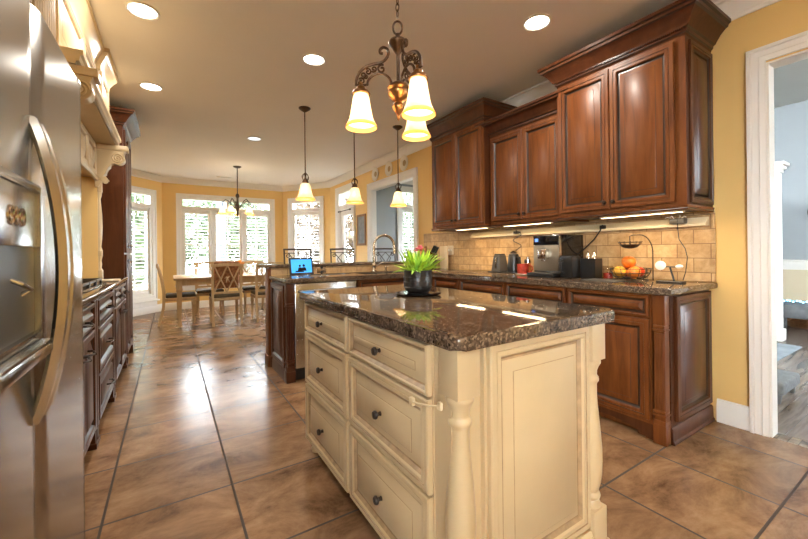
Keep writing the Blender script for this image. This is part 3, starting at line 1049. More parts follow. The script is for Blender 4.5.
tag(sk.build('kitchen_sink', steel), 'stainless sink sunk into the peninsula worktop under the faucet', 'sink')
# faucet
fa = thing('kitchen_faucet', 'tall gooseneck kitchen faucet standing behind the sink', 'faucet', (1.975, 3.755, .9145))
g = MB()
g.lathe([(.0, 0), (.032, 0), (.032, .006), (.026, .012), (.022, .03), (.020, .06), (.024, .068), (.024, .078), (.018, .09), (.016, .10)], 20)
g.build('base', nickel, fa)
pts = [(0, 0, .09), (0, 0, .28)]
for k in range(0, 13):
    a = PI * k / 12
    pts.append((.125 - .125 * math.cos(a), -.03 * k / 12, .30 + .115 * math.sin(a)))
pts += [(.252, -.032, .27)]
MB().tube(pts, .0155, 12).build('spout', nickel, fa)
MB().lathe([(.014, 0), (.017, .004), (.018, .05), (.015, .07), (.0, .07)], 16, T(.253, -.033, .20)).build('spray_head', nickel, fa)
MB().tube([(.018, -.008, .06), (.055, -.03, .085), (.10, -.05, .11)], [.007, .006, .008], 8).build('lever', nickel, fa)
sd = MB()
sd.lathe([(.0, 0), (.018, 0), (.018, .006), (.009, .012), (.009, .04), (.013, .05), (.010, .06), (.0, .062)], 14).tube([(0, 0, .055), (.03, -.03, .058)], .005, 8)
tag(sd.build('soap_pump', nickel, loc=(2.13, 3.76, .9145)), 'small nickel soap pump beside the faucet', 'soap dispenser')

# smart display and outlet on the bar wall
td = thing('smart_display', 'small tablet display with blue screen leaning on the bar wall beside the counter end', 'tablet', (1.135, 3.72, .9155), R(3))
Mt = T(0, 0, 0, rx=R(-12))
MB().box(-.125, .125, 0, .014, .0, .178, .005, M=Mt).build('case', black, td)
MB().box(-.106, .106, -.002, -.0005, .022, .158, M=Mt).build('screen', screen_m, td)
pc = MB()
for cx_, s_ in ((-.018, 1.0), (.022, 1.15)):
    pc.lathe([(.0, 0), (.012 * s_, 0), (.012 * s_, .0008), (.0, .0008)], 14, Mt @ T(cx_, -.002, .085 + .008 * s_, rx=R(90)))
    pc.slab([(cx_ - .024 * s_, .0), (cx_ + .024 * s_, .0), (cx_ + .016 * s_, .036), (cx_ - .016 * s_, .036)], 0, .0008, M=Mt @ T(0, -.002, .040, rx=R(90)))
pc.slab([(-.075, 0), (.02, 0), (.02, .010), (-.06, .016)], 0, .0008, M=Mt @ T(0, -.002, .028, rx=R(90)))
pc.build('picture', blackgloss, td)
MB().box(-.05, .05, .03, .055, .0, .10, .004).build('stand', black, td)

def plate_outlet(name, label, loc, rz, mat, kind='outlet', w=.075, h=.115):
    o = thing(name, label, kind, loc, rz)
    MB().box(-w / 2, w / 2, -.006, 0, -h / 2, h / 2, .003).build('cover', mat, o)
    s_ = MB()
    if kind == 'outlet':
        for z in (-.026, .026):
            s_.lathe([(.0, 0), (.015, 0), (.015, .002), (.0, .002)], 16, T(0, -.006, z, rx=R(90)))
        s_.build('socket', black if mat is nickel else white_pl, o)
    else:
        for x in ((-.023, .023) if w > .1 else (0,)):
            s_.box(x - .007, x + .007, -.016, -.006, -.012, .014, .002)
        s_.build('toggle', white_pl, o)
    return o
plate_outlet('outlet', 'metal outlet plate on the bar wall beside the tablet display', (1.385, 3.8525, .951), 0, nickel, w=.100, h=.066)
plate_outlet('light_switch', 'ivory switch plate on the backsplash right of the cutting board', (XR - .0135, 3.66, 1.15), R(-90), ivory, 'light switch', w=.118)

# ------------------------------------------------------------------ backsplash, light rail
struct(MB().box(XR - .012, XR - .0005, .955, 4.25, .915, 1.385).build('wall_backsplash', splash_y))
struct(MB().box(XR - .016, XR - .0125, .956, .985, .915, 1.385, .001).build('trim_9', splash_y))
Mp = Matrix(((-1, 0, 0, XR - .0125), (0, 0, 1, .985), (0, 1, 0, 1.290), (0, 0, 0, 1)))
psb = MB().slab([(0, 0), (.052, 0), (.052, .014), (.014, .058), (0, .058)], 0, 2.25, M=Mp)
tag(psb.build('power_strip', strip_paint), 'long cream angled power strip along the backsplash under the wall cabinets', 'power strip')
for k, (y0, y1, lab) in enumerate(((1.02, 1.55, 'glowing strip light under the tall wall cabinet near the doorway'), (1.98, 2.5, 'strip light under the low middle wall cabinet above the coffee machine'), (2.72, 3.2, 'strip light under the far wall cabinet above the cutting board'))):
    o = thing('under_cabinet_light', lab, 'light', (2.74, (y0 + y1) / 2, 1.3885))
    L = (y1 - y0) / 2
    MB().box(-.022, .022, -L, L, -.018, .0, .002).build('housing', white_pl, o)
    MB().box(-.014, .014, -L + .01, L - .01, -.0195, -.0185).build('lens', strip_m, o)
    lamp('strip_lamp', 'AREA', (0, 0, -.022), 3.0, (1.0, .72, .40), o, shape='RECTANGLE', size=.03, size_y=2 * L - .04)

# ------------------------------------------------------------------ wall cabinets on the right (face -X)
def crown_prof(z, s=1.0):
    return [(-.02, z), (.0, z), (.004, z + .012 * s), (.012, z + .018 * s), (.014, z + .034 * s), (.026, z + .040 * s), (.030, z + .050 * s), (.052, z + .085 * s), (.078, z + .112 * s), (.090, z + .118 * s), (.094, z + .132 * s), (.106, z + .138 * s), (.106, z + .158 * s), (-.02, z + .158 * s)]
def wall_cab(label, ya, yb, x, z1, zc, dent=False, side=None, fw=.055):
    w = yb - ya
    o = thing('wall_cabinet', label, 'cabinet', (x, yb, 0), R(-90))
    d = XR - .013 - x
    MB().box(0, w, 0, d, 1.39, z1).build('body', cherry_dark, o)
    MB().box(0, w, -.004, 0, 1.39, z1).build('face_frame', cherry, o)
    m = w / 2
    s0, s1 = .022, w - .022
    if side:
        s1 = w - .055
        m = (s0 + s1) / 2
    front(o, 'door', s0, m - .003, 1.425, z1 - .03, CH, -.004, 'knob', knob_m, (m - .03, 1.47), fw)
    front(o, 'door', m + .003, s1, 1.425, z1 - .03, CH, -.004, 'knob', knob_m, (m + .03, 1.47), fw)
    # light rail at the bottom and crown on top
    prof = [(-.02, 1.374), (.004, 1.374), (.010, 1.380), (.006, 1.388), (.010, 1.396), (.010, 1.404), (-.02, 1.404)]
    s_ = zc - z1
    cp = [(o_, z1 - .012 + (z - 0) * (s_ + .012) / .158) for o_, z in crown_prof(0)]
    # frame path: down the left return, along the front, back along the right return (outside on the right-hand side)
    path = [(0, d), (0, -.004), (w, -.004), (w, d)]
    MB().sweep(path, cp, gl=(2, 4, 8, 10)).build('crown', CHD, o)
    MB().sweep(path, [(a, b + .002) for a, b in prof], gl=(2,)).build('light_rail', CH, o)
    if dent:
        dm = MB()
        zz = z1 - .012 + .036 * (s_ + .012) / .158
        n = int(w / .011)
        for k in range(n):
            xx = w * (k + .5) / n
            dm.box(xx - .0035, xx + .0035, -.004 - .026, -.004 - .010, zz - .006, zz + .006)
        dm.build('rope_moulding', cherry_dark, o)
    if side:
        panel(d - .05, z1 - 1.39 - .06, .05, .014, M=T(w, .035, 1.42, rz=R(90))).build('side_panel', CHD, o)
    return o
wall_cab('tall double-door cherry wall cabinet with rope crown, nearest the doorway', .965, 1.835, 2.64, 2.44, 2.595, True, True, .06)
wall_cab('lower double-door cherry wall cabinet set back between the two taller ones', 1.836, 2.655, 2.72, 2.27, 2.405)
wall_cab('double-door cherry wall cabinet farthest from the doorway, above the cutting board', 2.656, 3.515, 2.64, 2.44, 2.60)
# ------------------------------------------------------------------ refrigerator (faces +X)
fg = thing('refrigerator', 'stainless steel side-by-side refrigerator with ice dispenser in the left foreground', 'refrigerator', (-.28, .83, 0), R(90))
# local: x runs along +Y (0..1.065), y<0 towards the room
MB().box(.005, 1.028, .07, .72, .002, 1.735, .004).build('body', greyplastic, fg)
def fdoor(x0, x1, z0, z1, bulge=.003):
    mb = MB()
    n = 14
    P = [(x0, .055)]
    for k in range(n + 1):
        t = k / n
        e_ = .012
        x = x0 + (x1 - x0) * t
        edge = min(t, 1 - t) * (x1 - x0)
        y = -bulge * (1 - (2 * t - 1) ** 2) + bulge * .0 + (.012 * (1 - min(1, edge / .014)) ** 2)
        P.append((x, y))
    P.append((x1, .055))
    lo = [mb.bm.verts.new((x, y, z0)) for x, y in P]
    hi = [mb.bm.verts.new((x, y, z1)) for x, y in P]
    for i in range(len(P)):
        j = (i + 1) % len(P)
        mb.bm.faces.new((lo[i], lo[j], hi[j], hi[i]))
    mb.bm.faces.new(list(reversed(lo)))
    mb.bm.faces.new(hi)
    return mb
fz = fdoor(.004, .435, .06, 1.775).build('freezer_door', steel, fg)
rf = fdoor(.443, 1.045, .06, 1.775).build('fridge_door', steel, fg)
def bow(x, xe, pr=.072, r=.013):
    pts, n = [], 22
    z0, z1 = .74, 1.47
    for k in range(n + 1):
        t = k / n
        s_ = math.sin(PI * t)
        pts.append((x + xe * s_, -.010 - pr * s_ ** .8, z0 + (z1 - z0) * t))
    return MB().tube(pts, r, 12)
def bar_handle(x, xe, pr):
    """bowed blade handle: flattened section"""
    mb = MB()
    n = 26
    L = []
    z0, z1 = .735, 1.475
    for k in range(n + 1):
        t = k / n
        s_ = math.sin(PI * t) ** .75
        y = -.006 - pr * s_
        z = z0 + (z1 - z0) * t
        hw = .010 + .010 * s_
        xx = x + xe * s_
        L.append([mb.bm.verts.new(p) for p in ((xx - hw, y + .012, z), (xx - hw * .7, y - .004, z), (xx + hw * .7, y - .004, z), (xx + hw, y + .012, z), (xx + hw * .6, y + .020, z), (xx - hw * .6, y + .020, z))])
    for a, b in zip(L[:-1], L[1:]):
        for j in range(6):
            mb.bm.faces.new((a[j], a[(j + 1) % 6], b[(j + 1) % 6], b[j]))
    mb.bm.faces.new(list(reversed(L[0])))
    mb.bm.faces.new(L[-1])
    return mb
bar_handle(.400, .0, .058).build('handle', steel, fz)
bar_handle(.462, .0, .058).build('handle', steel, rf)
dp = MB()
dp.rings(.36, .37, [(0, 0, 0), (0, .012, 0), (.008, .016, 0), (.020, .016, 0), (.020, 0, 0)], T(.050, -.002, .94), cap=False, back=False)
dp.box(.068, .392, -.014, -.002, 1.160, 1.290, .003)
dp.build('dispenser', steel, fz)
MB().box(.070, .390, -.0055, -.0035, .958, 1.160).build('recess', recess_m, fz)
dt = MB()
dt.box(.055, .412, -.040, -.002, .905, .935, .008).box(.075, .395, -.036, -.006, .935, .939)
dt.build('drip_tray', steel, fz)
ck = MB()
for k in range(3):
    ck.tube([(.205 + .035 * k + .013 * math.cos(a), -.015, 1.222 + .018 * math.sin(a)) for a in [2 * PI * q / 16 for q in range(16)]], .0028, 6, closed=True)
ck.build('control_buttons', chrome, fz)
MB().tube([(.24, -.005, 1.09), (.24, -.020, 1.082), (.30, -.022, 1.065), (.30, -.005, 1.055)], .005, 8).build('dispenser_lever', steel, fz)
MB().box(.95, 1.028, .0, .10, 1.7755, 1.80, .006).build('hinge_cover', steel, fg)

# ------------------------------------------------------------------ left base run (faces +X)
def base_left(label, ya, yb, fr):
    w = yb - ya
    o = thing('base_cabinet', label, 'cabinet', (-.39, ya, 0), R(90))
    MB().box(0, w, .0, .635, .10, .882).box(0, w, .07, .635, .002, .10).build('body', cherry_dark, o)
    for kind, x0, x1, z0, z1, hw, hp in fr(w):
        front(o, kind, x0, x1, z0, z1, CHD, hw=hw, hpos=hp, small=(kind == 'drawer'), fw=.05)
    for x in (.004, w - .064):
        MB().box(x, x + .06, -.016, .03, .10, .87, .004).build('post', cherry_dark, o)
        f = MB()
        f.slab([(x - .004, -.020), (x + .064, -.020), (x + .064, .04), (x - .004, .04)], .002, .035, .004).slab([(x + .006, -.012), (x + .054, -.012), (x + .054, .03), (x + .006, .03)], .035, .10)
        f.build('foot', cherry_dark, o)
    return o
base_left('dark cherry base cabinet between the refrigerator and the drawer stack', 1.985, 2.865, lambda w: [('drawer', .07, w - .07, .72, .86, 'handle', None), ('door', .07, w / 2 - .003, .12, .705, 'handle', (w / 2 - .07, .63)), ('door', w / 2 + .003, w - .07, .12, .705, 'handle', (w / 2 + .07, .63))])
base_left('dark cherry three-drawer base cabinet under the cooktop', 2.867, 3.69, lambda w: [('drawer', .07, w - .07, .70, .86, 'handle', None), ('drawer', .07, w - .07, .41, .685, 'handle', None), ('drawer', .07, w - .07, .12, .395, 'handle', None)])
base_left('dark cherry base cabinet between the drawer stack and the tall pantry', 3.692, 4.685, lambda w: [('drawer', .07, w / 2 - .003, .72, .86, 'handle', None), ('drawer', w / 2 + .003, w - .07, .72, .86, 'handle', None), ('door', .07, w / 2 - .003, .12, .705, 'handle', (w / 2 - .06, .63)), ('door', w / 2 + .003, w - .07, .12, .705, 'handle', (w / 2 + .06, .63))])
tag(MB().slab([(XL + .004, 1.96), (-.362, 1.96), (-.362, 4.686), (XL + .004, 4.686)], .8825, .918, .012, 3).build('granite_worktop', granite), 'dark granite worktop on the left cabinets under the cream hood', 'worktop')
ct = thing('cooktop', 'stainless gas cooktop with black grates set into the left worktop', 'cooktop', (-.66, 3.28, .9185))
MB().box(-.245, .245, -.40, .40, 0, .008, .003).build('tray', steel, ct)
for y in (-.26, 0, .26):
    g = MB()
    for x in (-.21, .21):
        g.box(x - .006, x + .006, y - .12, y + .12, .030, .044)
    for yy in (-.12, -.04, .04, .12):
        g.box(-.21, .21, y + yy - .006, y + yy + .006, .030, .044)
    for x in (-.21, .21):
        for yy in (-.115, .115):
            g.box(x - .007, x + .007, y + yy - .007, y + yy + .007, .008, .032)
    g.build('grate', black, ct)
    b = MB()
    for x in (-.11, .11):
        b.lathe([(.0, .008), (.045, .008), (.045, .016), (.034, .022), (.034, .027), (.0, .028)], 18, T(x, y, 0))
    b.build('burner', black, ct)
tag(MB().slab(rounded(-.10, .10, -.045, .045, .02, 4), 0, .016, .004, 2).build('spoon_rest', ivory, loc=(-.455, 3.96, .9185)), 'flat cream dish on the left worktop beyond the cooktop', 'dish')

# ------------------------------------------------------------------ cream hood, its cupboards and the over-fridge cupboard
hd = thing('range_hood', 'cream mantel range hood with scroll corbels over the cooktop', 'range hood', (XL + .002, 2.42, 0))
hy = lambda y: y - 2.42
hx = lambda x: x - XL - .002
m = MB()
m.box(0, hx(-.53), hy(2.50), hy(4.05), 1.80, 2.09)
m.build('body', cream, hd)
fr_ = MB()
for k in range(4):
    y0 = 2.52 + k * .378
    panel(.36, .26, .045, .018, M=T(hx(-.53), hy(y0), 1.815, rz=R(90)), mb=fr_)
fr_.build('frieze', CR, hd)
MB().sweep([(hx(-.53), hy(2.505)), (hx(-.53), hy(4.045))], [(0, 1.772), (.022, 1.772), (.030, 1.782), (.024, 1.792), (.030, 1.800), (.022, 1.812), (0, 1.812)]).build('lower_moulding', cream, hd)
sh_ = MB()
shp = [(0, 2.092), (.0, 2.105), (.014, 2.112), (.018, 2.135), (.030, 2.142), (.030, 2.165), (0, 2.165)]
sh_.box(0, hx(-.385), hy(2.415), hy(4.14), 2.092, 2.164)
sh_.sweep([(hx(-.385), hy(2.415)), (hx(-.385), hy(4.14))], shp)
sh_.build('mantel_shelf', cream, hd)
def corbel(y0, y1):
    # S-scroll outline in (x, z), thick along y
    pts = [(-.53, 2.09), (-.315, 2.09), (-.315, 2.05), (-.33, 2.035), (-.33, 2.01)]
    cxx, czz, r = -.372, 1.975, .050
    for k in range(0, 9):
        a = R(40 - 170 * k / 8)
        pts.append((cxx + r * math.cos(a), czz + r * math.sin(a)))
    pts += [(-.425, 1.925), (-.425, 1.90), (-.445, 1.885), (-.455, 1.86), (-.455, 1.835), (-.475, 1.82), (-.49, 1.80), (-.495, 1.77), (-.49, 1.745), (-.505, 1.72), (-.53, 1.715)]
    mb = MB()
    Mx = Matrix(((1, 0, 0, -XL - .002), (0, 0, 1, hy(y0)), (0, 1, 0, 0), (0, 0, 0, 1)))
    mb.slab([(x, z) for x, z in reversed(pts)], 0, y1 - y0, .004, 1, M=Mx)
    # volutes on both faces
    for yy, s_ in ((y0 - .004, 1), (y1 + .004, 1)):
        for (cx_, cz_, r0) in ((-.375, 1.975, .042), (-.468, 1.785, .022)):
            pts2 = []
            for k in range(34):
                a = k * .42
                rr = r0 * (1 - k / 38)
                pts2.append((hx(cx_) + rr * math.cos(a), hy(yy), cz_ + rr * math.sin(a)))
            mb.tube(pts2, .007, 6)
    mb.box(hx(-.53), hx(-.300), hy(y0) - .008, hy(y1) + .008, 2.045, 2.09, .004)
    return mb
corbel(2.43, 2.52).build('corbel', cream, hd)
corbel(4.04, 4.13).build('corbel', cream, hd)
# alcove sides with half-turned pilasters on the worktop
for y0, y1 in ((2.44, 2.50), (4.06, 4.12)):
    MB().box(0, hx(-.515), hy(y0), hy(y1), .920, 1.80).build('alcove_side', wall_yellow, hd)
    pm = MB()
    yc = hy((y0 + y1) / 2)
    xf = hx(-.515)
    pm.box(xf, xf + .028, yc - .032, yc + .032, .920, 1.01, .003).box(xf, xf + .026, yc - .030, yc + .030, 1.13, 1.18, .004).box(xf, xf + .028, yc - .032, yc + .032, 1.68, 1.80, .003)
    pm.lathe([(.022, 1.01), (.014, 1.03), (.018, 1.06), (.014, 1.09), (.022, 1.13)], 14, T(xf + .006, yc, 0))
    pm.lathe([(.022, 1.18), (.013, 1.21), (.020, 1.28), (.024, 1.38), (.022, 1.48), (.015, 1.58), (.012, 1.62), (.020, 1.65), (.022, 1.68)], 14, T(xf + .006, yc, 0))
    pm.build('pilaster', cream, hd)
# chimney cupboard above the shelf
ch_ = MB()
ch_.box(0, hx(-.475), hy(2.43), hy(4.06), 2.166, 2.60)
ch_.box(hx(-.475), hx(-.445), hy(3.62), hy(4.06), 2.166, 2.60)
ch_.build('chimney', cream, hd)
pp = MB()
panel(.66, .38, .055, M=T(hx(-.475), hy(2.46), 2.18, rz=R(90)), mb=pp)
pp.build('panel', CR, hd)
pp = MB()
panel(.45, .38, .055, M=T(hx(-.475), hy(3.15), 2.18, rz=R(90)), mb=pp)
pp.build('panel', CR, hd)
pp = MB()
panel(.40, .38, .05, M=T(hx(-.445), hy(3.64), 2.18, rz=R(90)), mb=pp)
pp.build('panel', CR, hd)
ccp = [(-.02, 2.53), (.0, 2.53), (.008, 2.535), (.010, 2.55), (.016, 2.556), (.018, 2.585), (.026, 2.60), (.048, 2.64), (.062, 2.655), (.066, 2.672), (.076, 2.676), (.076, 2.699), (-.02, 2.699)]
MB().sweep([(hx(-.475), hy(2.425)), (hx(-.475), hy(3.62)), (hx(-.445), hy(3.62)), (hx(-.445), hy(4.06)), (0, hy(4.06))], ccp).build('crown', cream, hd)
of = thing('overhead_cabinet', 'cream overhead cabinet above the refrigerator with fluted filler', 'cabinet', (-.475, .80, 0), R(90))
MB().box(0, 1.60, .0, .55, 1.86, 2.60).build('body', cream, of)
for k in range(2):
    front(of, 'door', .02 + .60 * k, .61 + .60 * k, 1.88, 2.50, CR, hw='knob', hmat=knob_m, hpos=(.57 + .12 * k, 1.95))
fl_ = MB()
fl_.box(1.235, 1.59, -.018, -.0005, 1.87, 2.52, .002)
for k in range(9):
    fl_.tube([(1.26 + .0375 * k, -.018, 1.92), (1.26 + .0375 * k, -.018, 2.47)], .011, 8)
fl_.build('fluted_filler', cream, of)
MB().sweep([(0, 0), (1.602, 0)], ccp).build('crown', cream, of)
# tall gable beside the fridge carrying the overhead cabinet
MB().box(1.105, 1.125, .06, .55, .002, 1.858).build('gable', cream, of)

# tall pantry
ta = thing('pantry_cabinet', 'tall dark cherry pantry cabinet standing beyond the left worktop', 'cabinet', (-.39, 4.69, 0), R(90))
w = .71
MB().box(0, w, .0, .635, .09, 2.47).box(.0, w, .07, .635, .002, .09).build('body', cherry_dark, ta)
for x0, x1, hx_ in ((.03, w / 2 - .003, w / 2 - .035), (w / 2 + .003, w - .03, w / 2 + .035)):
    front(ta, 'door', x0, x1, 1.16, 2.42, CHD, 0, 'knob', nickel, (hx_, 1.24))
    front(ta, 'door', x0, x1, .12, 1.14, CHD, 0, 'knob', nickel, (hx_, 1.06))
MB().sweep([(0, .62), (0, -.002), (w, -.002), (w, .62)], [(a, b + 2.44) for a, b in crown_prof(0)], gl=(2, 4, 8, 10)).build('crown', CHD, ta)
for x in (.0, w - .06):
    f = MB()
    f.slab([(x - .004, -.022), (x + .064, -.022), (x + .064, .04), (x - .004, .04)], .002, .09, .005)
    f.build('foot', cherry_dark, ta)

# ------------------------------------------------------------------ ceiling lamps
cans = [(-.13, 2.88, 'recessed ceiling light nearest the refrigerator, above the left worktop', 1), (1.0, 2.90, 'recessed ceiling light left of the island chandelier', 1),
        (-.13, 4.15, 'recessed ceiling light near the tall pantry cabinet', 1), (.99, 5.32, 'dimmer recessed ceiling light between pantry and bar pendants', 0), (2.14, 1.64, 'recessed ceiling light in front of the tall wall cabinet', 1),
        (.9, .2, 'added fill light in the ceiling above the camera side of the island, out of view', .35), (.3, -1.4, 'added fill light in the ceiling behind the kitchen entrance, out of view', .35), (2.1, -1.3, 'added fill light in the ceiling behind the doorway side, out of view', .35)]  # last three are fill lamps added out of view
for x, y, lab, on in cans:
    o = thing('recessed_light', lab, 'ceiling light', (x, y, CEIL - .0005))
    MB().lathe([(.076, .0), (.094, .0), (.095, -.006), (.088, -.010), (.078, -.006), (.076, .0)], 32, capped=False).build('trim_ring', white_pl, o)
    MB().lathe([(.0, -.0035), (.077, -.0035), (.077, -.001), (.0, -.001)], 28).build('lens', lens_m if on else lens_off, o)
    if on:
        lamp('can_lamp', 'AREA', (0, 0, -.014), 15.0 * on, SOFT, o, shape='DISK', size=.14)
v = MB()
v.box(-.14, .14, -.045, .045, -.010, 0)
for k in range(6):
    v.box(-.125, .125, -.036 + k * .0145 - .004, -.036 + k * .0145 + .004, -.014, -.010)
tag(v.build('ceiling_vent', trim_white, loc=(.95, 8.33, CEIL - .0005)), 'small white slotted air vent in the ceiling before the bay window', 'vent')

SHADE = [(.026, .0), (.040, -.006), (.048, -.03), (.056, -.07), (.064, -.105), (.072, -.128), (.084, -.148)]
RIM = [(.084, -.148), (.0915, -.158), (.094, -.166), (.0915, -.167), (.088, -.159), (.081, -.150)]
def glass_shade(parent, x, y, z, s=1.0, power=9, sr=None):
    q = sr or s
    pr_ = [(r * q, h * s) for r, h in SHADE]
    ins = [((r - .003) * q, h * s) for r, h in reversed(SHADE)]
    g_ = MB().lathe(pr_ + ins[:-1] + [(.023 * q, -.002 * s)], 28, T(x, y, z), capped=False).build('lamp_shade', shade_m, parent)
    MB().lathe([(r * q, h * s) for r, h in RIM], 28, T(x, y, z), capped=False).build('rim', amber_m, g_)
    lamp('bulb_lamp', 'POINT', (x, y, z - .085 * s), power, WARM, parent, shadow_soft_size=.028)
    return g_
def scroll(mb, c, r0, turns, a0, plane_dir, r=.004, flip=1, n=26):
    d = Vector((plane_dir[0], plane_dir[1], 0))
    pts = []
    for k in range(n):
        t = k / (n - 1)
        a = a0 + flip * turns * 2 * PI * t
        rr = r0 * (1 - .8 * t)
        pts.append(Vector(c) + d * (rr * math.cos(a)) + Vector((0, 0, rr * math.sin(a))))
    mb.tube(pts, r, 6)

# three pendants over the bar
for i, (x, lab) in enumerate(((1.245, 'bronze pendant lamp with bell glass shade at the open end of the bar'), (1.825, 'bronze pendant lamp with bell glass shade in the middle over the bar'), (2.42, 'bronze pendant lamp with bell glass shade nearest the cased opening'))):
    o = thing('pendant_lamp', lab, 'pendant lamp', (x, 3.93, CEIL - .001), 0, 'pendants over the breakfast bar')
    MB().lathe([(.0, 0), (.062, 0), (.064, -.006), (.055, -.016), (.035, -.030), (.016, -.042), (.0, -.045)], 24).build('canopy', bronze, o)
    MB().tube([(0, 0, -.04), (0, 0, -.75)], .0065, 10).build('rod', bronze, o)
    c = MB()
    c.lathe([(.0, -.70), (.012, -.70), (.018, -.712), (.010, -.722), (.008, -.75), (.020, -.775), (.032, -.79), (.034, -.806), (.028, -.815), (.0, -.815)], 18)
    for k in range(4):
        a = k * PI / 2 + .4
        d = (math.cos(a), math.sin(a))
        pts = []
        for q in range(15):
            t = q / 14
            rr = .010 + .036 * math.sin(PI * t) ** .9
            pts.append((d[0] * rr, d[1] * rr, -.705 - .085 * t))
        c.tube(pts, .0035, 6)
        scroll(c, (d[0] * .034, d[1] * .034, -.80), .014, 1.1, 1.5, d, .003)
    c.build('scroll_cage', bronze, o)
    glass_shade(o, 0, 0, -.812, 1.08, 9, 1.12)

# island chandelier
chn = thing('island_chandelier', 'bronze scrollwork chandelier with three bell glass shades above the island', 'chandelier', (.93, 1.50, CEIL - .001))
zz = lambda z: z - (CEIL - .001)
MB().lathe([(.0, 0), (.065, 0), (.066, -.006), (.05, -.02), (.02, -.034), (.0, -.036)], 24).build('canopy', bronze, chn)
c = MB()
z = zz(2.665)
k = 0
while z > zz(2.285):
    a = (k % 2) * PI / 2 + .5
    pts = [(.008 * math.cos(t) * math.cos(a), .008 * math.cos(t) * math.sin(a), z - .018 + .020 * math.sin(t)) for t in [2 * PI * q / 12 for q in range(12)]]
    c.tube(pts, .0028, 6, closed=True)
    z -= .031
    k += 1
c.build('chain', bronze, chn)
b = MB()
yaw = R(32.4)
dr = Vector((math.cos(yaw), -math.sin(yaw), 0))       # picture-right direction
b.tube([tuple(dr * (.022 * math.cos(t)) + Vector((0, 0, zz(2.208) + .032 * math.sin(t)))) for t in [2 * PI * q / 20 for q in range(20)]], .005, 8, closed=True)
b.lathe([(.0, zz(2.178)), (.012, zz(2.178)), (.010, zz(2.165)), (.018, zz(2.158)), (.038, zz(2.148)), (.045, zz(2.138)), (.043, zz(2.128)), (.030, zz(2.115)), (.022, zz(2.10)), (.014, zz(2.088)), (.0085, zz(2.08)), (.0085, zz(1.945)), (.02, zz(1.94)), (.0, zz(1.935))], 24)
b.build('column', bronze, chn)
b = MB()
b.lathe([(.0, zz(1.945)), (.026, zz(1.945)), (.046, zz(1.932)), (.054, zz(1.918)), (.046, zz(1.908)), (.051, zz(1.898)), (.047, zz(1.880)), (.030, zz(1.860)), (.016, zz(1.852)), (.024, zz(1.843)), (.031, zz(1.830)), (.029, zz(1.818)), (.017, zz(1.804)), (.008, zz(1.792)), (.010, zz(1.784)), (.006, zz(1.772)), (.0, zz(1.762))], 24)
b.build('bowl', goldbronze, chn)
def smooth_pts(P, n=5):
    out = []
    for i in range(len(P) - 1):
        p0, p1, p2, p3 = P[max(i - 1, 0)], P[i], P[i + 1], P[min(i + 2, len(P) - 1)]
        for k in range(n):
            t = k / n
            out.append(tuple(.5 * (2 * b_ + (c_ - a_) * t + (2 * a_ - 5 * b_ + 4 * c_ - d_) * t * t + (3 * b_ - a_ - 3 * c_ + d_) * t ** 3) for a_, b_, c_, d_ in zip(p0, p1, p2, p3)))
    return out + [tuple(P[-1])]
for j, ang in enumerate((180, 60, -60)):
    a = R(ang)
    fwd = Vector((math.sin(yaw), math.cos(yaw), 0))
    d = dr * math.cos(a) + fwd * math.sin(a)
    A_ = MB()
    def P_(r, z): return (d.x * r, d.y * r, zz(z))
    outer = smooth_pts([P_(*q) for q in ((.202, 1.935), (.198, 1.968), (.182, 2.000), (.152, 2.024), (.115, 2.036), (.085, 2.042), (.060, 2.058), (.046, 2.082), (.050, 2.106), (.068, 2.116), (.084, 2.106), (.084, 2.090), (.072, 2.086))])
    inner = smooth_pts([P_(*q) for q in ((.148, 1.935), (.144, 1.956), (.128, 1.976), (.102, 1.990), (.076, 1.990), (.052, 1.978), (.036, 1.958), (.030, 1.935))])
    A_.tube(outer, .0068, 8)
    A_.tube(inner, .0058, 8)
    scroll(A_, P_(.078, 2.012), .022, 1.2, 2.0, d, .005, -1, 24)
    for r_, z_, s_, f_ in ((.176, 1.955, .016, 1), (.168, 1.984, .016, -1), (.143, 2.000, .016, 1), (.116, 2.013, .015, -1), (.185, 1.945, .010, -1), (.155, 1.975, .010, 1)):
        scroll(A_, P_(r_, z_), s_, 1.25, f_ * .8, d, .004, f_, 22)
    A_.tube([P_(.200, 1.937), P_(.152, 1.937)], .006, 8)
    A_.build('arm', bronze, chn)
    sk_ = MB().lathe([(.0, .045), (.010, .045), (.012, .030), (.020, .022), (.022, .010), (.036, .004), (.044, -.010), (.042, -.016), (.0, -.016)], 20, T(d.x * .178, d.y * .178, zz(1.905))).build('socket_cup', goldbronze, chn)
    glass_shade(chn, d.x * .178, d.y * .178, zz(1.902), 1.02, 7, .80)

# dining chandelier
dc = thing('dining_chandelier', 'dark iron five-arm chandelier with small glass shades over the dining table', 'chandelier', (1.04, 7.2, CEIL - .001))
MB().lathe([(.0, 0), (.07, 0), (.07, -.008), (.04, -.025), (.0, -.03)], 20).build('canopy', iron, dc)
MB().tube([(0, 0, -.02), (0, 0, -.50)], .008, 8).build('rod', iron, dc)
MB().lathe([(.0, -.48), (.02, -.49), (.035, -.53), (.018, -.57), (.022, -.66), (.045, -.72), (.03, -.78), (.015, -.82), (.025, -.86), (.0, -.90)], 18).build('hub', iron, dc)
for k in range(5):
    a = 2 * PI * k / 5 + .35
    d = (math.cos(a), math.sin(a))
    am = MB()
    am.tube([(d[0] * r, d[1] * r, z) for r, z in ((.02, -.76), (.08, -.70), (.15, -.62), (.20, -.60), (.24, -.64), (.25, -.70), (.25, -.735))], .008, 8)
    scroll(am, (d[0] * .12, d[1] * .12, -.70), .045, 1.2, .5, d, .005)
    am.build('arm', iron, dc)
    glass_shade(dc, d[0] * .25, d[1] * .25, -.735, .72, 9)
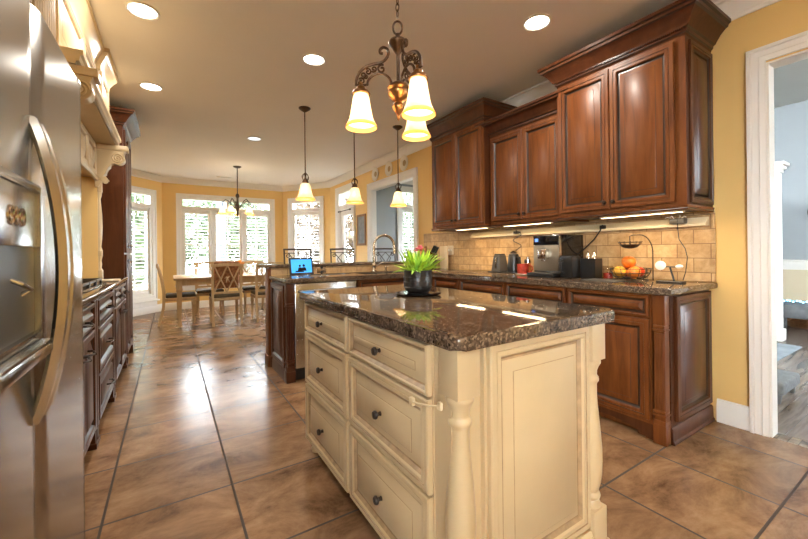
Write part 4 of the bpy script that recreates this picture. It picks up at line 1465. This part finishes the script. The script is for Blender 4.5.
# ------------------------------------------------------------------ dining set
tb = thing('dining_table', 'pale wooden dining table with tapered legs in the bay window', 'table', (1.05, 7.20, 0))
MB().slab(rounded(-1.0, 1.0, -.55, .55, .03), .735, .765, .008, 2).build('tabletop', chairwood, tb)
MB().box(-.93, .93, -.49, -.465, .645, .734).box(-.93, .93, .465, .49, .645, .734).box(-.93, -.905, -.465, .465, .645, .734).box(.905, .93, -.465, .465, .645, .734).build('apron', chairwood, tb)
def taper_leg(x, y, h, w0, w1, mb=None):
    mb = mb or MB()
    L = []
    for z, w_ in ((h, w0), (h * .84, w0), (h * .82, w0 * 1.12), (h * .79, w0 * 1.12), (h * .77, w0 * .92), (.10, w1 * .9), (.07, w1 * 1.2), (.04, w1 * 1.2), (.0015, w1 * .8)):
        L.append([mb.bm.verts.new((x + sx * w_ / 2, y + sy * w_ / 2, z)) for sx, sy in ((-1, -1), (1, -1), (1, 1), (-1, 1))])
    for a, b in zip(L[:-1], L[1:]):
        for j in range(4):
            mb.bm.faces.new((a[j], b[j], b[(j + 1) % 4], a[(j + 1) % 4]))
    mb.bm.faces.new(L[0])
    mb.bm.faces.new(list(reversed(L[-1])))
    return mb
for sx in (-1, 1):
    for sy in (-1, 1):
        taper_leg(sx * .925, sy * .485, .734, .075, .05).build('leg', chairwood, tb)

def make_chair(label, loc, rz):
    """faces local +y (back rest at -y)"""
    t = thing('dining_chair', label, 'chair', loc, rz, 'pale dining chairs')
    sb = MB()
    sb.box(-.225, .225, -.20, .23, .385, .435, .01)
    sb.build('seat_frame', chairwood, t)
    cu = MB()
    cu.box(-.22, .22, -.19, .235, .436, .485, .022, seg=3)
    cu.build('seat_cushion', cushion_m, t)
    for sx in (-1, 1):
        taper_leg(sx * .20, .205, .384, .042, .03).build('leg', chairwood, t)
        lg = MB()
        prof = [(-.285, .0015, .030), (-.250, .12, .034), (-.222, .26, .038), (-.212, .40, .042), (-.214, .52, .040), (-.235, .70, .036), (-.270, .86, .032), (-.300, .955, .028)]
        L = []
        for y, z, w_ in prof:
            L.append([lg.bm.verts.new((sx * .205 + a * .018, y + b * w_ / 2, z)) for a, b in ((-1, -1), (1, -1), (1, 1), (-1, 1))])
        for a, b in zip(L[:-1], L[1:]):
            for j in range(4):
                lg.bm.faces.new((a[j], a[(j + 1) % 4], b[(j + 1) % 4], b[j]))
        lg.bm.faces.new(list(reversed(L[0])))
        lg.bm.faces.new(L[-1])
        lg.build('leg', chairwood, t)
    tr = MB()
    n = 8
    for k in range(n):                                     # gently arched crest rail
        a, b = -.235 + .47 * k / n, -.235 + .47 * (k + 1) / n
        zc = .958 + .012 * math.cos(((a + b) / 2) / .235 * PI / 2)
        tr.box(a, b, -.312, -.286, zc - .030, zc + .016)
    tr.build('crest_rail', chairwood, t)
    la = MB()
    la.box(-.187, .187, -.226, -.208, .50, .535)
    for c0 in (-.094, .094):
        for s_ in (-1, 1):
            la.tube([(c0 - s_ * .088, -.222, .535), (c0 - s_ * .040, -.238, .65), (c0, -.252, .735), (c0 + s_ * .040, -.270, .82), (c0 + s_ * .088, -.295, .935)], .0125, 6)
    la.build('lattice', chairwood, t)
    return t
ch0 = make_chair('pale X-back dining chair seen from behind, with tan cushion on its back', (.77, 6.72, 0), 0)
for a in (0,):
    bc = MB()
    bc.box(-.18, .18, -.034, .034, -.22, .22, .025, seg=3, M=T(0, -.195, .80, rx=R(10)))
    bc.build('back_cushion', brown_fabric, ch0)
    bw = MB()
    bw.tube([(-.04, -.30, .75), (-.02, -.31, .77), (.03, -.30, .69)], [.006, .016, .005], 8).tube([(.03, -.30, .78), (-.01, -.31, .75), (-.02, -.30, .68)], [.005, .016, .006], 8)
    bw.build('cushion_tie', chairwood, ch0)
nocush = lambda c: c.name.split('.')[0] not in ('back_cushion', 'cushion_tie')
dup(ch0, (1.42, 6.72, 0), 0, 'pale X-back dining chair half hidden behind the peninsula end', nocush)
dup(ch0, (.13, 7.22, 0), R(-90), 'pale dining chair at the left table end, seen from the side', nocush)
dup(ch0, (.62, 7.72, 0), R(180), 'pale dining chair behind the table, left one against the bay window', nocush)
dup(ch0, (1.40, 7.72, 0), R(180), 'pale dining chair behind the table, right one against the bay window', nocush)

# centrepiece
cp = thing('flower_arrangement', 'small orange autumn flower arrangement standing on the dining table', 'flowers', (1.04, 7.05, .766))
MB().lathe([(.0, 0), (.05, 0), (.065, .03), (.07, .06), (.055, .085), (.05, .10), (.045, .10), (.0, .09)], 20).build('vase', wicker_m, cp)
f = MB()
random.seed(3)
for k in range(16):
    a, el = random.uniform(0, 2 * PI), random.uniform(.2, 1.5)
    rr = random.uniform(.05, .10)
    f.ball((rr * math.cos(a) * math.cos(el), rr * math.sin(a) * math.cos(el), .13 + rr * 1.2 * math.sin(el)), random.uniform(.018, .032), 1, (1, 1, .8))
f.build('blossom', orange_m, cp)
f = MB()
for k in range(24):
    a, el = random.uniform(0, 2 * PI), random.uniform(.1, 1.2)
    blade(f, (0, 0, .10), (math.cos(a) * math.cos(el), math.sin(a) * math.cos(el), math.sin(el)), random.uniform(.10, .17), .02, .8)
f.build('foliage', leaf_d, cp)
gl = None
for x, y, lab in ((1.16, 6.92, 'clear drinking glass on the dining table, closer to the camera'), (1.24, 7.10, 'clear drinking glass on the dining table, behind the other glass')):
    tag(MB().lathe([(.0, 0), (.030, 0), (.036, .12), (.034, .12), (.028, .006), (.0, .006)], 18).build('drinking_glass', clear_m, loc=(x, y, .766)), lab, 'glass')

# ------------------------------------------------------------------ bar stools behind the ledge
def make_stool(label, loc):
    t = thing('bar_stool', label, 'bar stool', loc, R(180), 'wrought iron bar stools')
    # faces local +y, towards the bar after the turn
    MB().lathe([(.0, .685), (.18, .685), (.195, .70), (.195, .725), (.17, .75), (.0, .758)], 28).build('seat', cushion_m, t)
    MB().tube([(.185 * math.cos(a), .185 * math.sin(a), .68) for a in [2 * PI * k / 28 for k in range(28)]], .009, 8, closed=True).build('seat_ring', iron, t)
    MB().tube([(.205 * math.cos(a), .205 * math.sin(a), .25) for a in [2 * PI * k / 28 for k in range(28)]], .008, 8, closed=True).build('foot_ring', iron, t)
    for sx in (-1, 1):
        for sy in (-1, 1):
            MB().tube([(sx * .125, sy * .125, .68), (sx * .14, sy * .14, .35), (sx * .165, sy * .165, .002)], .011, 8).build('leg', iron, t)
    b = MB()
    b.tube([(-.165, -.10, .68), (-.165, -.17, .74), (-.165, -.195, .95), (-.165, -.215, 1.18)], .010, 8).tube([(.165, -.10, .68), (.165, -.17, .74), (.165, -.195, .95), (.165, -.215, 1.18)], .010, 8)
    b.tube([(-.175, -.215, 1.18), (0, -.225, 1.184), (.175, -.215, 1.18)], .011, 8).tube([(-.165, -.203, 1.135), (.165, -.203, 1.135)], .005, 8).tube([(-.165, -.18, .84), (.165, -.18, .84)], .007, 8)
    b.build('back_frame', iron, t)
    s_ = MB()
    s_.tube([(-.12, -.182, .85), (0, -.19, .99), (.12, -.203, 1.135)], .0055, 6).tube([(.12, -.182, .85), (0, -.19, .99), (-.12, -.203, 1.135)], .0055, 6)
    s_.tube([(0, -.203, 1.135), (-.085, -.195, 1.05), (0, -.185, .90), (.085, -.195, 1.05), (0, -.203, 1.13)], .005, 6)
    for q in (-1, 1):
        scroll(s_, (q * .125, -.205, 1.105), .030, 1.3, 1.57, (q, 0), .0055, 1, 22)
    s_.build('scroll_back', iron, t)
    return t
st0 = make_stool('wrought iron bar stool behind the tablet display', (1.36, 4.43, 0))
dup(st0, (1.965, 4.43, 0), R(180), 'wrought iron bar stool between the tablet and the faucet')
dup(st0, (2.62, 4.43, 0), R(180), 'wrought iron bar stool behind the gooseneck faucet')

# ------------------------------------------------------------------ wall decor
for k, (y, lab) in enumerate(((5.66, 'round cream wall plate, farthest of the row above the cased opening'), (5.19, 'round cream wall plate in the middle of the row above the cased opening'), (4.73, 'round cream wall plate, nearest of the row above the cased opening'))):
    o = thing('wall_plate', lab, 'plate', (XR - .0005, y, 2.485), R(-90), 'plates above the cased opening')
    MB().lathe([(.0, .0), (.07, .0), (.095, .012), (.10, .016), (.096, .018), (.07, .008), (.0, .006)], 28, T(0, 0, 0, rx=R(90), s=(1.2, 1.2, 1.6))).build('plate', plate_m, o)
    MB().lathe([(.0, .0065), (.032, .007), (.036, .009), (.0, .0085)], 14, T(0, -.006, 0, rx=R(90), s=(1.3, 1.3, 1))).build('motif', motif_m, o)
ar = thing('wall_art', 'brown framed grey picture hanging between the glazed door and the cased opening', 'picture', (XR - .0005, 6.25, 1.55), R(-90))
MB().rings(.36, .58, [(0, 0, 0), (0, .022, 0), (.04, .018, 0), (.04, .004, 0)], T(-.18, 0, -.29), cap=True).build('frame', frame_m, ar)
MB().box(-.139, .139, -.008, -.0045, -.249, .249).build('picture', chalk_m, ar)

# ------------------------------------------------------------------ things on the wall counter
CZ = .9145
def at(x, y): return (x, y, CZ)
tag(MB().slab(rounded(-.075, .075, 0, .40, .012, 3), 0, .02, .003, 2, M=T(0, 0, 0, rx=R(90))).build('cutting_board', board_m, loc=at(2.99, 3.60)), 'pale upright cutting board leaning against the backsplash below the far wall cabinet', 'cutting board')
o = bpy.data.objects['cutting_board']
o.rotation_euler = (R(0), R(0), R(-90))
o.location = (2.975, 3.72, CZ)
o.scale = (1, 1, .72)
kb = thing('knife_block', 'dark knife block in the corner behind the plant', 'knife block', at(2.76, 3.74), R(-60))
MB().slab([(-.06, 0), (.06, 0), (.085, .19), (.0, .23)], -.05, .05, .004, 1, M=T(0, 0, 0, rx=R(90))).build('block', cherry_dark, kb)
for k in range(6):
    x, y = .012 + .02 * (k % 3), -.022 + .044 * (k // 3)
    MB().tube([(x + .01, y, .205 - .01 * (k % 3)), (x + .055, y, .295 - .01 * (k % 3))], .009, 8).build('knife_handle', black, kb)
wb = thing('wooden_figure', 'small brown carved figure with dark base in the corner above the plant leaves', 'figurine', at(2.62, 3.64))
MB().lathe([(.0, 0), (.045, 0), (.045, .02), (.03, .03), (.0, .03)], 16).build('base', black, wb)
MB().lathe([(.0, .03), (.03, .03), (.042, .09), (.040, .15), (.022, .20), (.012, .215), (.020, .235), (.024, .26), (.016, .285), (.0, .295)], 18).build('figure', frame_m, wb)

# grinder on a dark tray
tr = tag(MB().slab(rounded(-.085, .085, -.20, .20, .02, 4), 0, .012, .003, 2).build('counter_tray', black, loc=at(2.86, 2.575)), 'flat black tray on the wall counter under the grinder and kettle', 'tray')
gr = thing('coffee_grinder', 'tapered dark coffee grinder with pale stripe standing on the black tray', 'coffee grinder', (2.86, 2.675, CZ + .0125), R(-90))
g = MB()
L = []
for z, w_, d_ in ((0, .062, .06), (.02, .060, .058), (.15, .043, .042), (.165, .040, .04)):
    L.append([g.bm.verts.new((sx * w_, sy * d_, z)) for sx, sy in ((-1, -1), (1, -1), (1, 1), (-1, 1))])
for a, b in zip(L[:-1], L[1:]):
    for j in range(4):
        g.bm.faces.new((a[j], a[(j + 1) % 4], b[(j + 1) % 4], b[j]))
g.bm.faces.new(list(reversed(L[0])))
g.bm.faces.new(L[-1])
g.build('body', greyplastic, gr)
MB().box(-.010, .016, -.063, -.040, .03, .145, .003, M=T(0, 0, 0)).build('front_strip', steel, gr)
MB().box(-.038, .038, -.038, .038, .1655, .178, .004).build('lid', black, gr)
kt = thing('milk_frother', 'black handled milk jug machine with tangled cord on the tray', 'kitchen appliance', (2.85, 2.485, CZ + .0125))
MB().lathe([(.0, 0), (.062, 0), (.064, .02), (.055, .10), (.050, .16), (.046, .175), (.0, .18)], 24).build('jug', black, kt)
MB().tube([(-.02, -.05, .15), (-.03, -.10, .145), (-.03, -.105, .08), (-.02, -.06, .04)], .009, 8).build('handle', black, kt)
MB().lathe([(.0, .181), (.03, .181), (.035, .19), (.018, .205), (.0, .21)], 16).build('lid', steel, kt)
cd = MB()
pts = []
for k in range(40):
    t = k / 39
    pts.append((.06 + .02 * math.sin(9 * t), -.0 + .03 * math.sin(7 * t + 1), .20 + .17 * t))
tag(cd.tube([(2.95 + .03 * math.sin(9 * k / 39), 2.52 + .028 * math.sin(13 * k / 39 + 1), 1.13 + .21 * k / 39) for k in range(40)], .004, 6).build('power_lead', black), 'looped dark cord hanging from the strip above the milk jug', 'cord')
tag(MB().box(-.022, .022, -.03, .03, -.012, .012, .004).build('plug_adapter', black, loc=(2.955, 2.53, 1.318)), 'black plug in the cream strip above the milk jug', 'plug')
mg = thing('red_mug', 'red patterned mug between the milk jug and the coffee machine', 'mug', at(2.72, 2.265))
MB().lathe([(.0, .012), (.045, .012), (.05, .02), (.052, .10), (.049, .10), (.046, .024), (.0, .02)], 24).build('cup', red_mug, mg)
MB().tube([(.05, 0, .085), (.078, 0, .08), (.085, 0, .055), (.072, 0, .03), (.05, 0, .028)], .006, 8, M=T(0, 0, 0, rz=R(-60))).build('handle', red_mug, mg)
MB().lathe([(.0, 0), (.06, 0), (.07, .009), (.055, .010), (.0, .010)], 24).build('saucer', plate_m, mg)

# espresso machine
em = thing('espresso_machine', 'large steel espresso machine with black control panel on the wall counter', 'coffee machine', at(2.66, 2.112), R(-90))
W_, D_, H_ = .250, .355, .350
b = MB()
b.box(.0, W_, .02, D_, .035, H_, .006)
b.build('body', steel, em)
MB().box(-.001, W_ + .001, .045, D_ + .001, .036, H_ + .001, .004).build('side_shell', blackgloss, em)
MB().box(.004, W_ - .004, .010, .022, .05, H_ - .085, .004).build('front_plate', dull_steel, em)
MB().box(.004, W_ - .004, .008, .024, H_ - .083, H_ - .004, .004).build('control_panel', blackgloss, em)
MB().box(.022, .055, .0065, .0085, H_ - .055, H_ - .028).build('display', led_m, em)
sp = MB()
sp.box(.085, .165, -.045, .012, .15, .235, .010).box(.100, .112, -.052, -.045, .15, .225, .002).box(.138, .150, -.052, -.045, .15, .225, .002)
sp.tube([(.112, -.02, .15), (.112, -.02, .13)], .007, 8).tube([(.138, -.02, .15), (.138, -.02, .13)], .007, 8)
sp.build('spout', chrome, em)
MB().box(-.005, W_ + .004, -.07, .04, .0, .034, .006).build('drip_tray', black, em)
for z in (.27, .24):
    MB().lathe([(.0, 0), (.010, 0), (.010, .012), (.0, .014)], 14, T(-.055, .05, z, rx=R(90)))
kn = thing('stacked_canister', 'tall slim chrome and brown canister standing left of the coffee machine', 'canister', at(2.90, 2.355))
MB().lathe([(.0, 0), (.032, 0), (.032, .10), (.0, .10)], 20).build('jar', copper, kn)
MB().lathe([(.0, .101), (.033, .101), (.033, .135), (.012, .145), (.012, .16), (.0, .162)], 20).build('lid', chrome, kn)

mk = thing('milk_container', 'tall black container with steel lid beside the coffee machine', 'container', at(2.715, 1.79), R(-90))
MB().box(-.055, .055, -.06, .06, 0, .175, .012).build('body', black, mk)
MB().tube([(-.02, -.06, .14), (-.02, -.10, .13), (-.02, -.10, .05), (-.02, -.06, .04)], .008, 8).build('handle', black, mk)
bt = thing('salt_grinder_caddy', 'black caddy holding two pale pointed shakers beside the fruit basket', 'caddy', at(2.80, 1.665), R(-90))
cb_ = MB()
cb_.box(-.06, .06, -.05, .05, 0, .006).box(-.06, -.055, -.05, .05, .006, .155).box(.055, .06, -.05, .05, .006, .155).box(-.055, .055, -.05, -.045, .006, .155).box(-.055, .055, .045, .05, .006, .155)
cb_.build('box', black, bt)
for x, lab in ((-.025, 'pale pointed shaker in the black caddy, nearer the coffee machine'), (.025, 'pale pointed shaker in the black caddy, nearer the fruit basket')):
    tag(MB().lathe([(.0, 0), (.020, 0), (.022, .15), (.016, .175), (.006, .20), (.0, .205)], 16).build('shaker', chrome, loc=(2.80, 1.665 - x, CZ + .0065)), lab, 'shaker')

# two-tier wire fruit basket with apples
fb = thing('fruit_basket', 'two-tier dark wire fruit basket on the wall counter by the backsplash', 'fruit basket', at(2.80, 1.375))
w_ = MB()
for r_, z_ in ((.075, .012), (.106, .03), (.122, .055), (.130, .085)):
    w_.tube([(r_ * math.cos(a), r_ * math.sin(a), z_) for a in [2 * PI * k / 28 for k in range(28)]], .0028, 6, closed=True)
for k in range(14):
    a = 2 * PI * k / 14
    w_.tube([(r_ * math.cos(a), r_ * math.sin(a), z_) for r_, z_ in ((.0, .010), (.075, .012), (.106, .03), (.122, .055), (.130, .085))], .002, 5)
w_.build('lower_bowl', iron, fb)
w_ = MB()
for r_, z_ in ((.026, .232), (.046, .240), (.062, .256), (.072, .274)):
    w_.tube([(r_ * math.cos(a), r_ * math.sin(a), z_) for a in [2 * PI * k / 24 for k in range(24)]], .0028, 6, closed=True)
w_.lathe([(.0, .230), (.038, .233), (.060, .254), (.059, .256), (.038, .236), (.0, .233)], 24)
for k in range(12):
    a = 2 * PI * k / 12
    w_.tube([(r_ * math.cos(a), r_ * math.sin(a), z_) for r_, z_ in ((.0, .229), (.026, .232), (.046, .240), (.062, .256), (.076, .280))], .002, 5)
w_.build('upper_bowl', iron, fb)
st = MB()
dx, dy = .35, -.94
pts = [(dx * .136, dy * .136, .004), (dx * .136, dy * .136, .14)]
for k in range(10):
    a = PI / 2 * k / 9
    pts.append((dx * (.136 - .076 * (1 - math.cos(a))), dy * (.136 - .076 * (1 - math.cos(a))), .20 + .125 * math.sin(a)))
pts += [(dx * .02, dy * .02, .325), (0, 0, .318), (0, 0, .285)]
st.tube(pts, .004, 8)
st.tube([(.11 * math.cos(a), .11 * math.sin(a), .004) for a in [2 * PI * k / 28 for k in range(28)]], .003, 6, closed=True)
st.tube([(0, 0, .285), (0, 0, .229)], .003, 6)
st.build('stand', iron, fb)
def apple(x, y, z, r, mat, label, tilt=(0, 0)):
    o = thing('apple', label, 'apple', (x, y, z))
    o.rotation_euler = (tilt[0], tilt[1], 0)
    pr_ = []
    for k in range(17):
        a = -PI / 2 + PI * k / 16
        rr = r * math.cos(a) * (1 + .10 * math.sin(a))
        z_ = r * .93 * math.sin(a)
        if a > 1.05: z_ -= r * .32 * ((a - 1.05) / .52) ** 1.5
        if a < -1.2: z_ += r * .14 * ((-1.2 - a) / .37)
        pr_.append((max(0, rr), z_))
    MB().lathe(pr_, 24).build('skin', mat, o)
    MB().tube([(0, 0, r * .55), (.002, .001, r * .80), (.006, .002, r * 1.0)], .0018, 6).build('stem', frame_m, o)
fx, fy = 2.80, 1.375
z0 = CZ + .052
apple(fx - .046, fy + .049, z0 + .006, .045, apple_y, 'yellow apple at the left in the wire basket', (.2, -.3))
apple(fx - .046, fy - .047, z0 + .006, .046, apple_o, 'orange red apple at the right front in the wire basket', (-.4, -.5))
apple(fx + .038, fy + .052, z0 + .006, .040, apple_r, 'dark red apple at the back left of the wire basket', (.1, .2))
apple(fx + .045, fy - .035, z0 + .006, .041, apple_r, 'dark red apple at the back right of the wire basket', (-.2, .2))
apple(fx - .008, fy + .006, z0 + .078, .047, apple_o, 'orange apple on top of the pile in the wire basket', (.15, -.2))
jr = thing('glass_jar', 'small glass jar with reddish contents left of the fruit basket', 'jar', at(2.80, 1.535))
MB().lathe([(.0, 0), (.034, 0), (.036, .01), (.036, .10), (.033, .10), (.032, .006), (.0, .006)], 20).build('glass', clear_m, jr)
MB().lathe([(.0, .0065), (.031, .0065), (.031, .045), (.0, .05)], 18).build('filling', red_mug, jr)
tag(MB().slab(rounded(-.10, .10, -.14, .10, .02, 4), 0, .006, .002, 1).build('counter_mat', greyplastic, loc=at(2.63, 1.50)), 'thin grey mat lying in front of the fruit basket', 'mat')

# phone and watch charging stand
cs = thing('charging_stand', 'black charging stand with two white round pads near the counter end', 'charging stand', at(2.80, 1.12), R(-90))
MB().slab(rounded(-.075, .075, -.04, .04, .008, 3), 0, .010, .002, 1).build('base', black, cs)
MB().tube([(.02, .0, .01), (-.004, .0, .10)], .006, 8).build('post', black, cs)
MB().tube([(-.055, .0, .104), (.06, .0, .104)], .004, 8).build('arm', greyplastic, cs)
for x, r_ in ((-.055, .031), (.052, .021)):
    MB().lathe([(.0, -.005), (r_ * .9, -.005), (r_, -.003), (r_, .003), (r_ * .9, .005), (.0, .005)], 24, T(x, -.012, .112, rx=R(78), rz=R(12)) if x < 0 else T(x, -.008, .108, rx=R(25), rz=R(10))).build('charging_pad', white_pl, cs)
ad = thing('charger_adapter', 'dark charger block plugged into the cream strip above the charging stand', 'plug', (2.965, 1.135, 1.330))
MB().box(-.035, .022, -.045, .045, -.022, .018, .006).build('block', greyplastic, ad)
for k, (a, b) in enumerate(((-.05, .02), (-.025, .035), (.025, .035), (.05, .02))):
    MB().tube([(-.03, a * .6, .016), (-.045, a, .016 + b * .5), (-.05, a * 1.25, .012 + b * .35)], .003, 6).build('prong', white_pl, ad)
tag(MB().tube([(2.93, 1.13, 1.335), (2.935, 1.128, 1.26), (2.93, 1.12, 1.20), (2.90, 1.075, 1.14), (2.88, 1.055, 1.08), (2.865, 1.06, .985), (2.862, 1.075, .928)], .003, 6).build('charging_cable', black), 'thin dark cable from the charger block down to the charging stand', 'cable')
tag(MB().tube([(2.965, 1.665, 1.338), (2.955, 1.68, 1.29), (2.935, 1.72, 1.22), (2.92, 1.80, 1.14), (2.925, 1.86, 1.10)], .005, 8).build('appliance_lead', black), 'dark cord running from the cream strip down behind the black containers', 'cord')
tag(MB().box(-.012, .02, -.02, .02, -.016, .014, .004).build('appliance_plug', black, loc=(2.965, 1.665, 1.320)), 'small black plug in the cream strip left of the fruit basket', 'plug')

# ------------------------------------------------------------------ living room things seen through the doorway
mt = thing('fireplace_mantel', 'white fireplace mantel column in the living room beyond the doorway', 'fireplace', (6.30, 1.74, 0), 0)
MB().box(-.06, .06, -.40, .40, .001, 2.05, .004).build('body', trim_white, mt)
MB().box(-.075, -.06, -.38, -.30, .12, 1.98, .003).box(-.075, -.06, .0, .08, .12, 1.98, .003).box(-.075, -.06, -.30, .0, 1.0, 1.06, .003).build('panel', trim_white, mt)
MB().box(-.075, .075, -.415, .415, 2.051, 2.09, .006).box(-.10, .10, -.44, .44, 2.09, 2.13, .012).box(-.12, .12, -.46, .46, 2.13, 2.17, .004).build('cornice', trim_white, mt)
MB().box(-.085, .085, -.42, .42, .001, .14, .005).build('plinth', trim_white, mt)
bk = thing('wicker_basket', 'brown woven basket on the living room floor beyond the doorway', 'basket', (7.63, 1.36, 0))
b = MB()
b.lathe([(.0, .002), (.20, .002), (.23, .06), (.25, .16), (.26, .25), (.245, .26), (.235, .16), (.19, .02), (.0, .02)], 28, T(0, 0, 0, s=(1, 1, 1)))
b.build('body', wicker_m, bk)
b = MB()
for k in range(9):
    a = 2 * PI * k / 9
    b.tube([(.243 * math.cos(a + t * .12), .243 * math.sin(a + t * .12), .03 + .022 * t) for t in range(10)], .010, 6)
b.build('weave', wicker_m, bk)
ld = thing('low_side_table', 'low grey plank table in the living room beside the wicker basket', 'table', (7.0, 1.44, 0), R(8))
MB().box(-.25, .35, -.30, .10, .22, .40, .012).build('tabletop', hearth_m, ld)
for x in (-.20, .30):
    for y in (-.25, .05):
        MB().box(x - .03, x + .03, y - .03, y + .03, .002, .22, .004).build('leg', hearth_m, ld)
gl_ = MB()
random.seed(5)
gp = [(6.86 + .02 * math.sin(k * 1.7), 1.17 + .030 * k, .412 + .012 * abs(math.sin(k * 2.1))) for k in range(11)]
o = thing('string_lights', 'string of small blue white lights lying on the low grey table', 'string lights', gp[0])
gl_.tube([tuple(Vector(p) - Vector(gp[0])) for p in gp], .004, 5)
gl_.build('wire', iron, o)
for p in gp:
    MB().ball(tuple(Vector(p) - Vector(gp[0]) + Vector((0, 0, .016))), .012, 1).build('bulb', fairy_m, o)
tag(MB().slab(rounded(-.75, .75, -.9, .9, .02, 3), 0, .012, .003, 1).build('area_rug', rug_m, loc=(5.30, 2.02, .0)), 'grey rug on the living room floor beyond the doorway', 'rug')
ot = thing('ottoman', 'small dark grey upholstered ottoman corner just inside the living room', 'ottoman', (3.92, 1.00, 0))
MB().box(-.22, .22, -.22, .22, .07, .16, .02, seg=3).build('cushion', sofa_m, ot)
for x in (-.18, .18):
    for y in (-.18, .18):
        MB().lathe([(.0, .001), (.014, .001), (.022, .07), (.0, .07)], 12, T(x, y, 0)).build('foot', hearth_m, ot)
tag(MB().tube([(0, .155 * math.cos(a), .155 * math.sin(a)) for a in [2 * PI * k / 32 for k in range(32)]], .014, 8, closed=True).build('wall_ring', iron, loc=(LX - .018, 1.24, 1.65)), 'black metal ring hanging on the grey living room wall', 'wall decoration')

# ------------------------------------------------------------------ outside the windows
struct(MB().box(-30, 34, 9.2, 45, -.6, -.45).box(-30, -1.4, -10, 9.2, -.6, -.45).box(3.3, 34, 3.3, 9.2, -.6, -.45).box(8.3, 34, -14, 3.3, -.6, -.45).box(3.3, 8.3, -14, -3.9, -.6, -.45).build('ground', grass_m))
def tree(label, x, y, h, r, lm, n=3400, seed=1):
    rnd = random.Random(seed)
    o = thing('garden_tree', label, 'tree', (x, y, -.45), 0, 'trees outside the bay window')
    t = MB().tube([(0, 0, 0), (.05, .03, h * .3), (-.04, .05, h * .6), (.02, 0, h * .85)], [.16, .13, .09, .04], 10)
    for k in range(6):
        a = k * 1.05
        t.tube([(0, 0, h * (.35 + .06 * k)), (math.cos(a) * r * .4, math.sin(a) * r * .4, h * (.48 + .06 * k)), (math.cos(a) * r * .8, math.sin(a) * r * .8, h * (.55 + .06 * k))], [.06, .04, .02], 6)
    t.build('trunk', bark_m, o)
    f = MB()
    for k in range(n):
        while True:
            p = Vector((rnd.uniform(-1, 1), rnd.uniform(-1, 1), rnd.uniform(-1, 1)))
            if .35 < p.length < 1: break
        c = Vector((p.x * r, p.y * r, h * .58 + p.z * h * .46))
        s_ = rnd.uniform(.08, .19)
        u = Vector((rnd.gauss(0, 1), rnd.gauss(0, 1), rnd.gauss(0, 1))).normalized()
        v_ = u.orthogonal().normalized()
        f.quad(c - u * s_, c - v_ * s_ * .5, c + u * s_, c + v_ * s_ * .5)
    f.build('foliage', lm, o)
tree('green tree outside behind the left part of the bay window', -.9, 14.0, 5.5, 1.5, tree_leaf, seed=1)
tree('green tree outside behind the centre of the bay window', 2.6, 18.0, 5.2, 1.7, tree_leaf, seed=2)
tree('rust leaved tree outside behind the right side of the bay window', 5.0, 13.5, 4.8, 1.4, tree_leaf2, seed=3)
tree('rust leaved tree outside the left bay window', -5.5, 14.5, 4.4, 1.6, tree_leaf2, seed=4)
tree('green tree outside the glazed door and right bay window', 9.6, 14.5, 5.4, 1.8, tree_leaf, seed=5)
tree('green tree outside between the two middle trees of the bay window', .5, 23.0, 5.6, 1.8, tree_leaf, seed=6)
tree('rust leaved tree outside to the right behind the centre of the bay window', 5.6, 22.0, 5.2, 1.9, tree_leaf2, seed=7)
tree('green tree outside to the left, farther off behind the left bay window', -3.2, 18.5, 5.2, 1.7, tree_leaf, seed=8)
tree('green tree outside the sun room window', 8.6, 11.2, 4.8, 1.6, tree_leaf, seed=9)
for x, lab in ((1.13, 'pale blue porch post outside the middle pane of the bay window'),):
    o = thing('porch_post', lab, 'post', (x, 10.6, -.449))
    MB().box(-.10, .10, -.10, .10, 0, 3.3, .006).build('shaft', porch_m, o)
    MB().box(-.13, .13, -.13, .13, 0.001, .25, .006).build('plinth', porch_m, o)
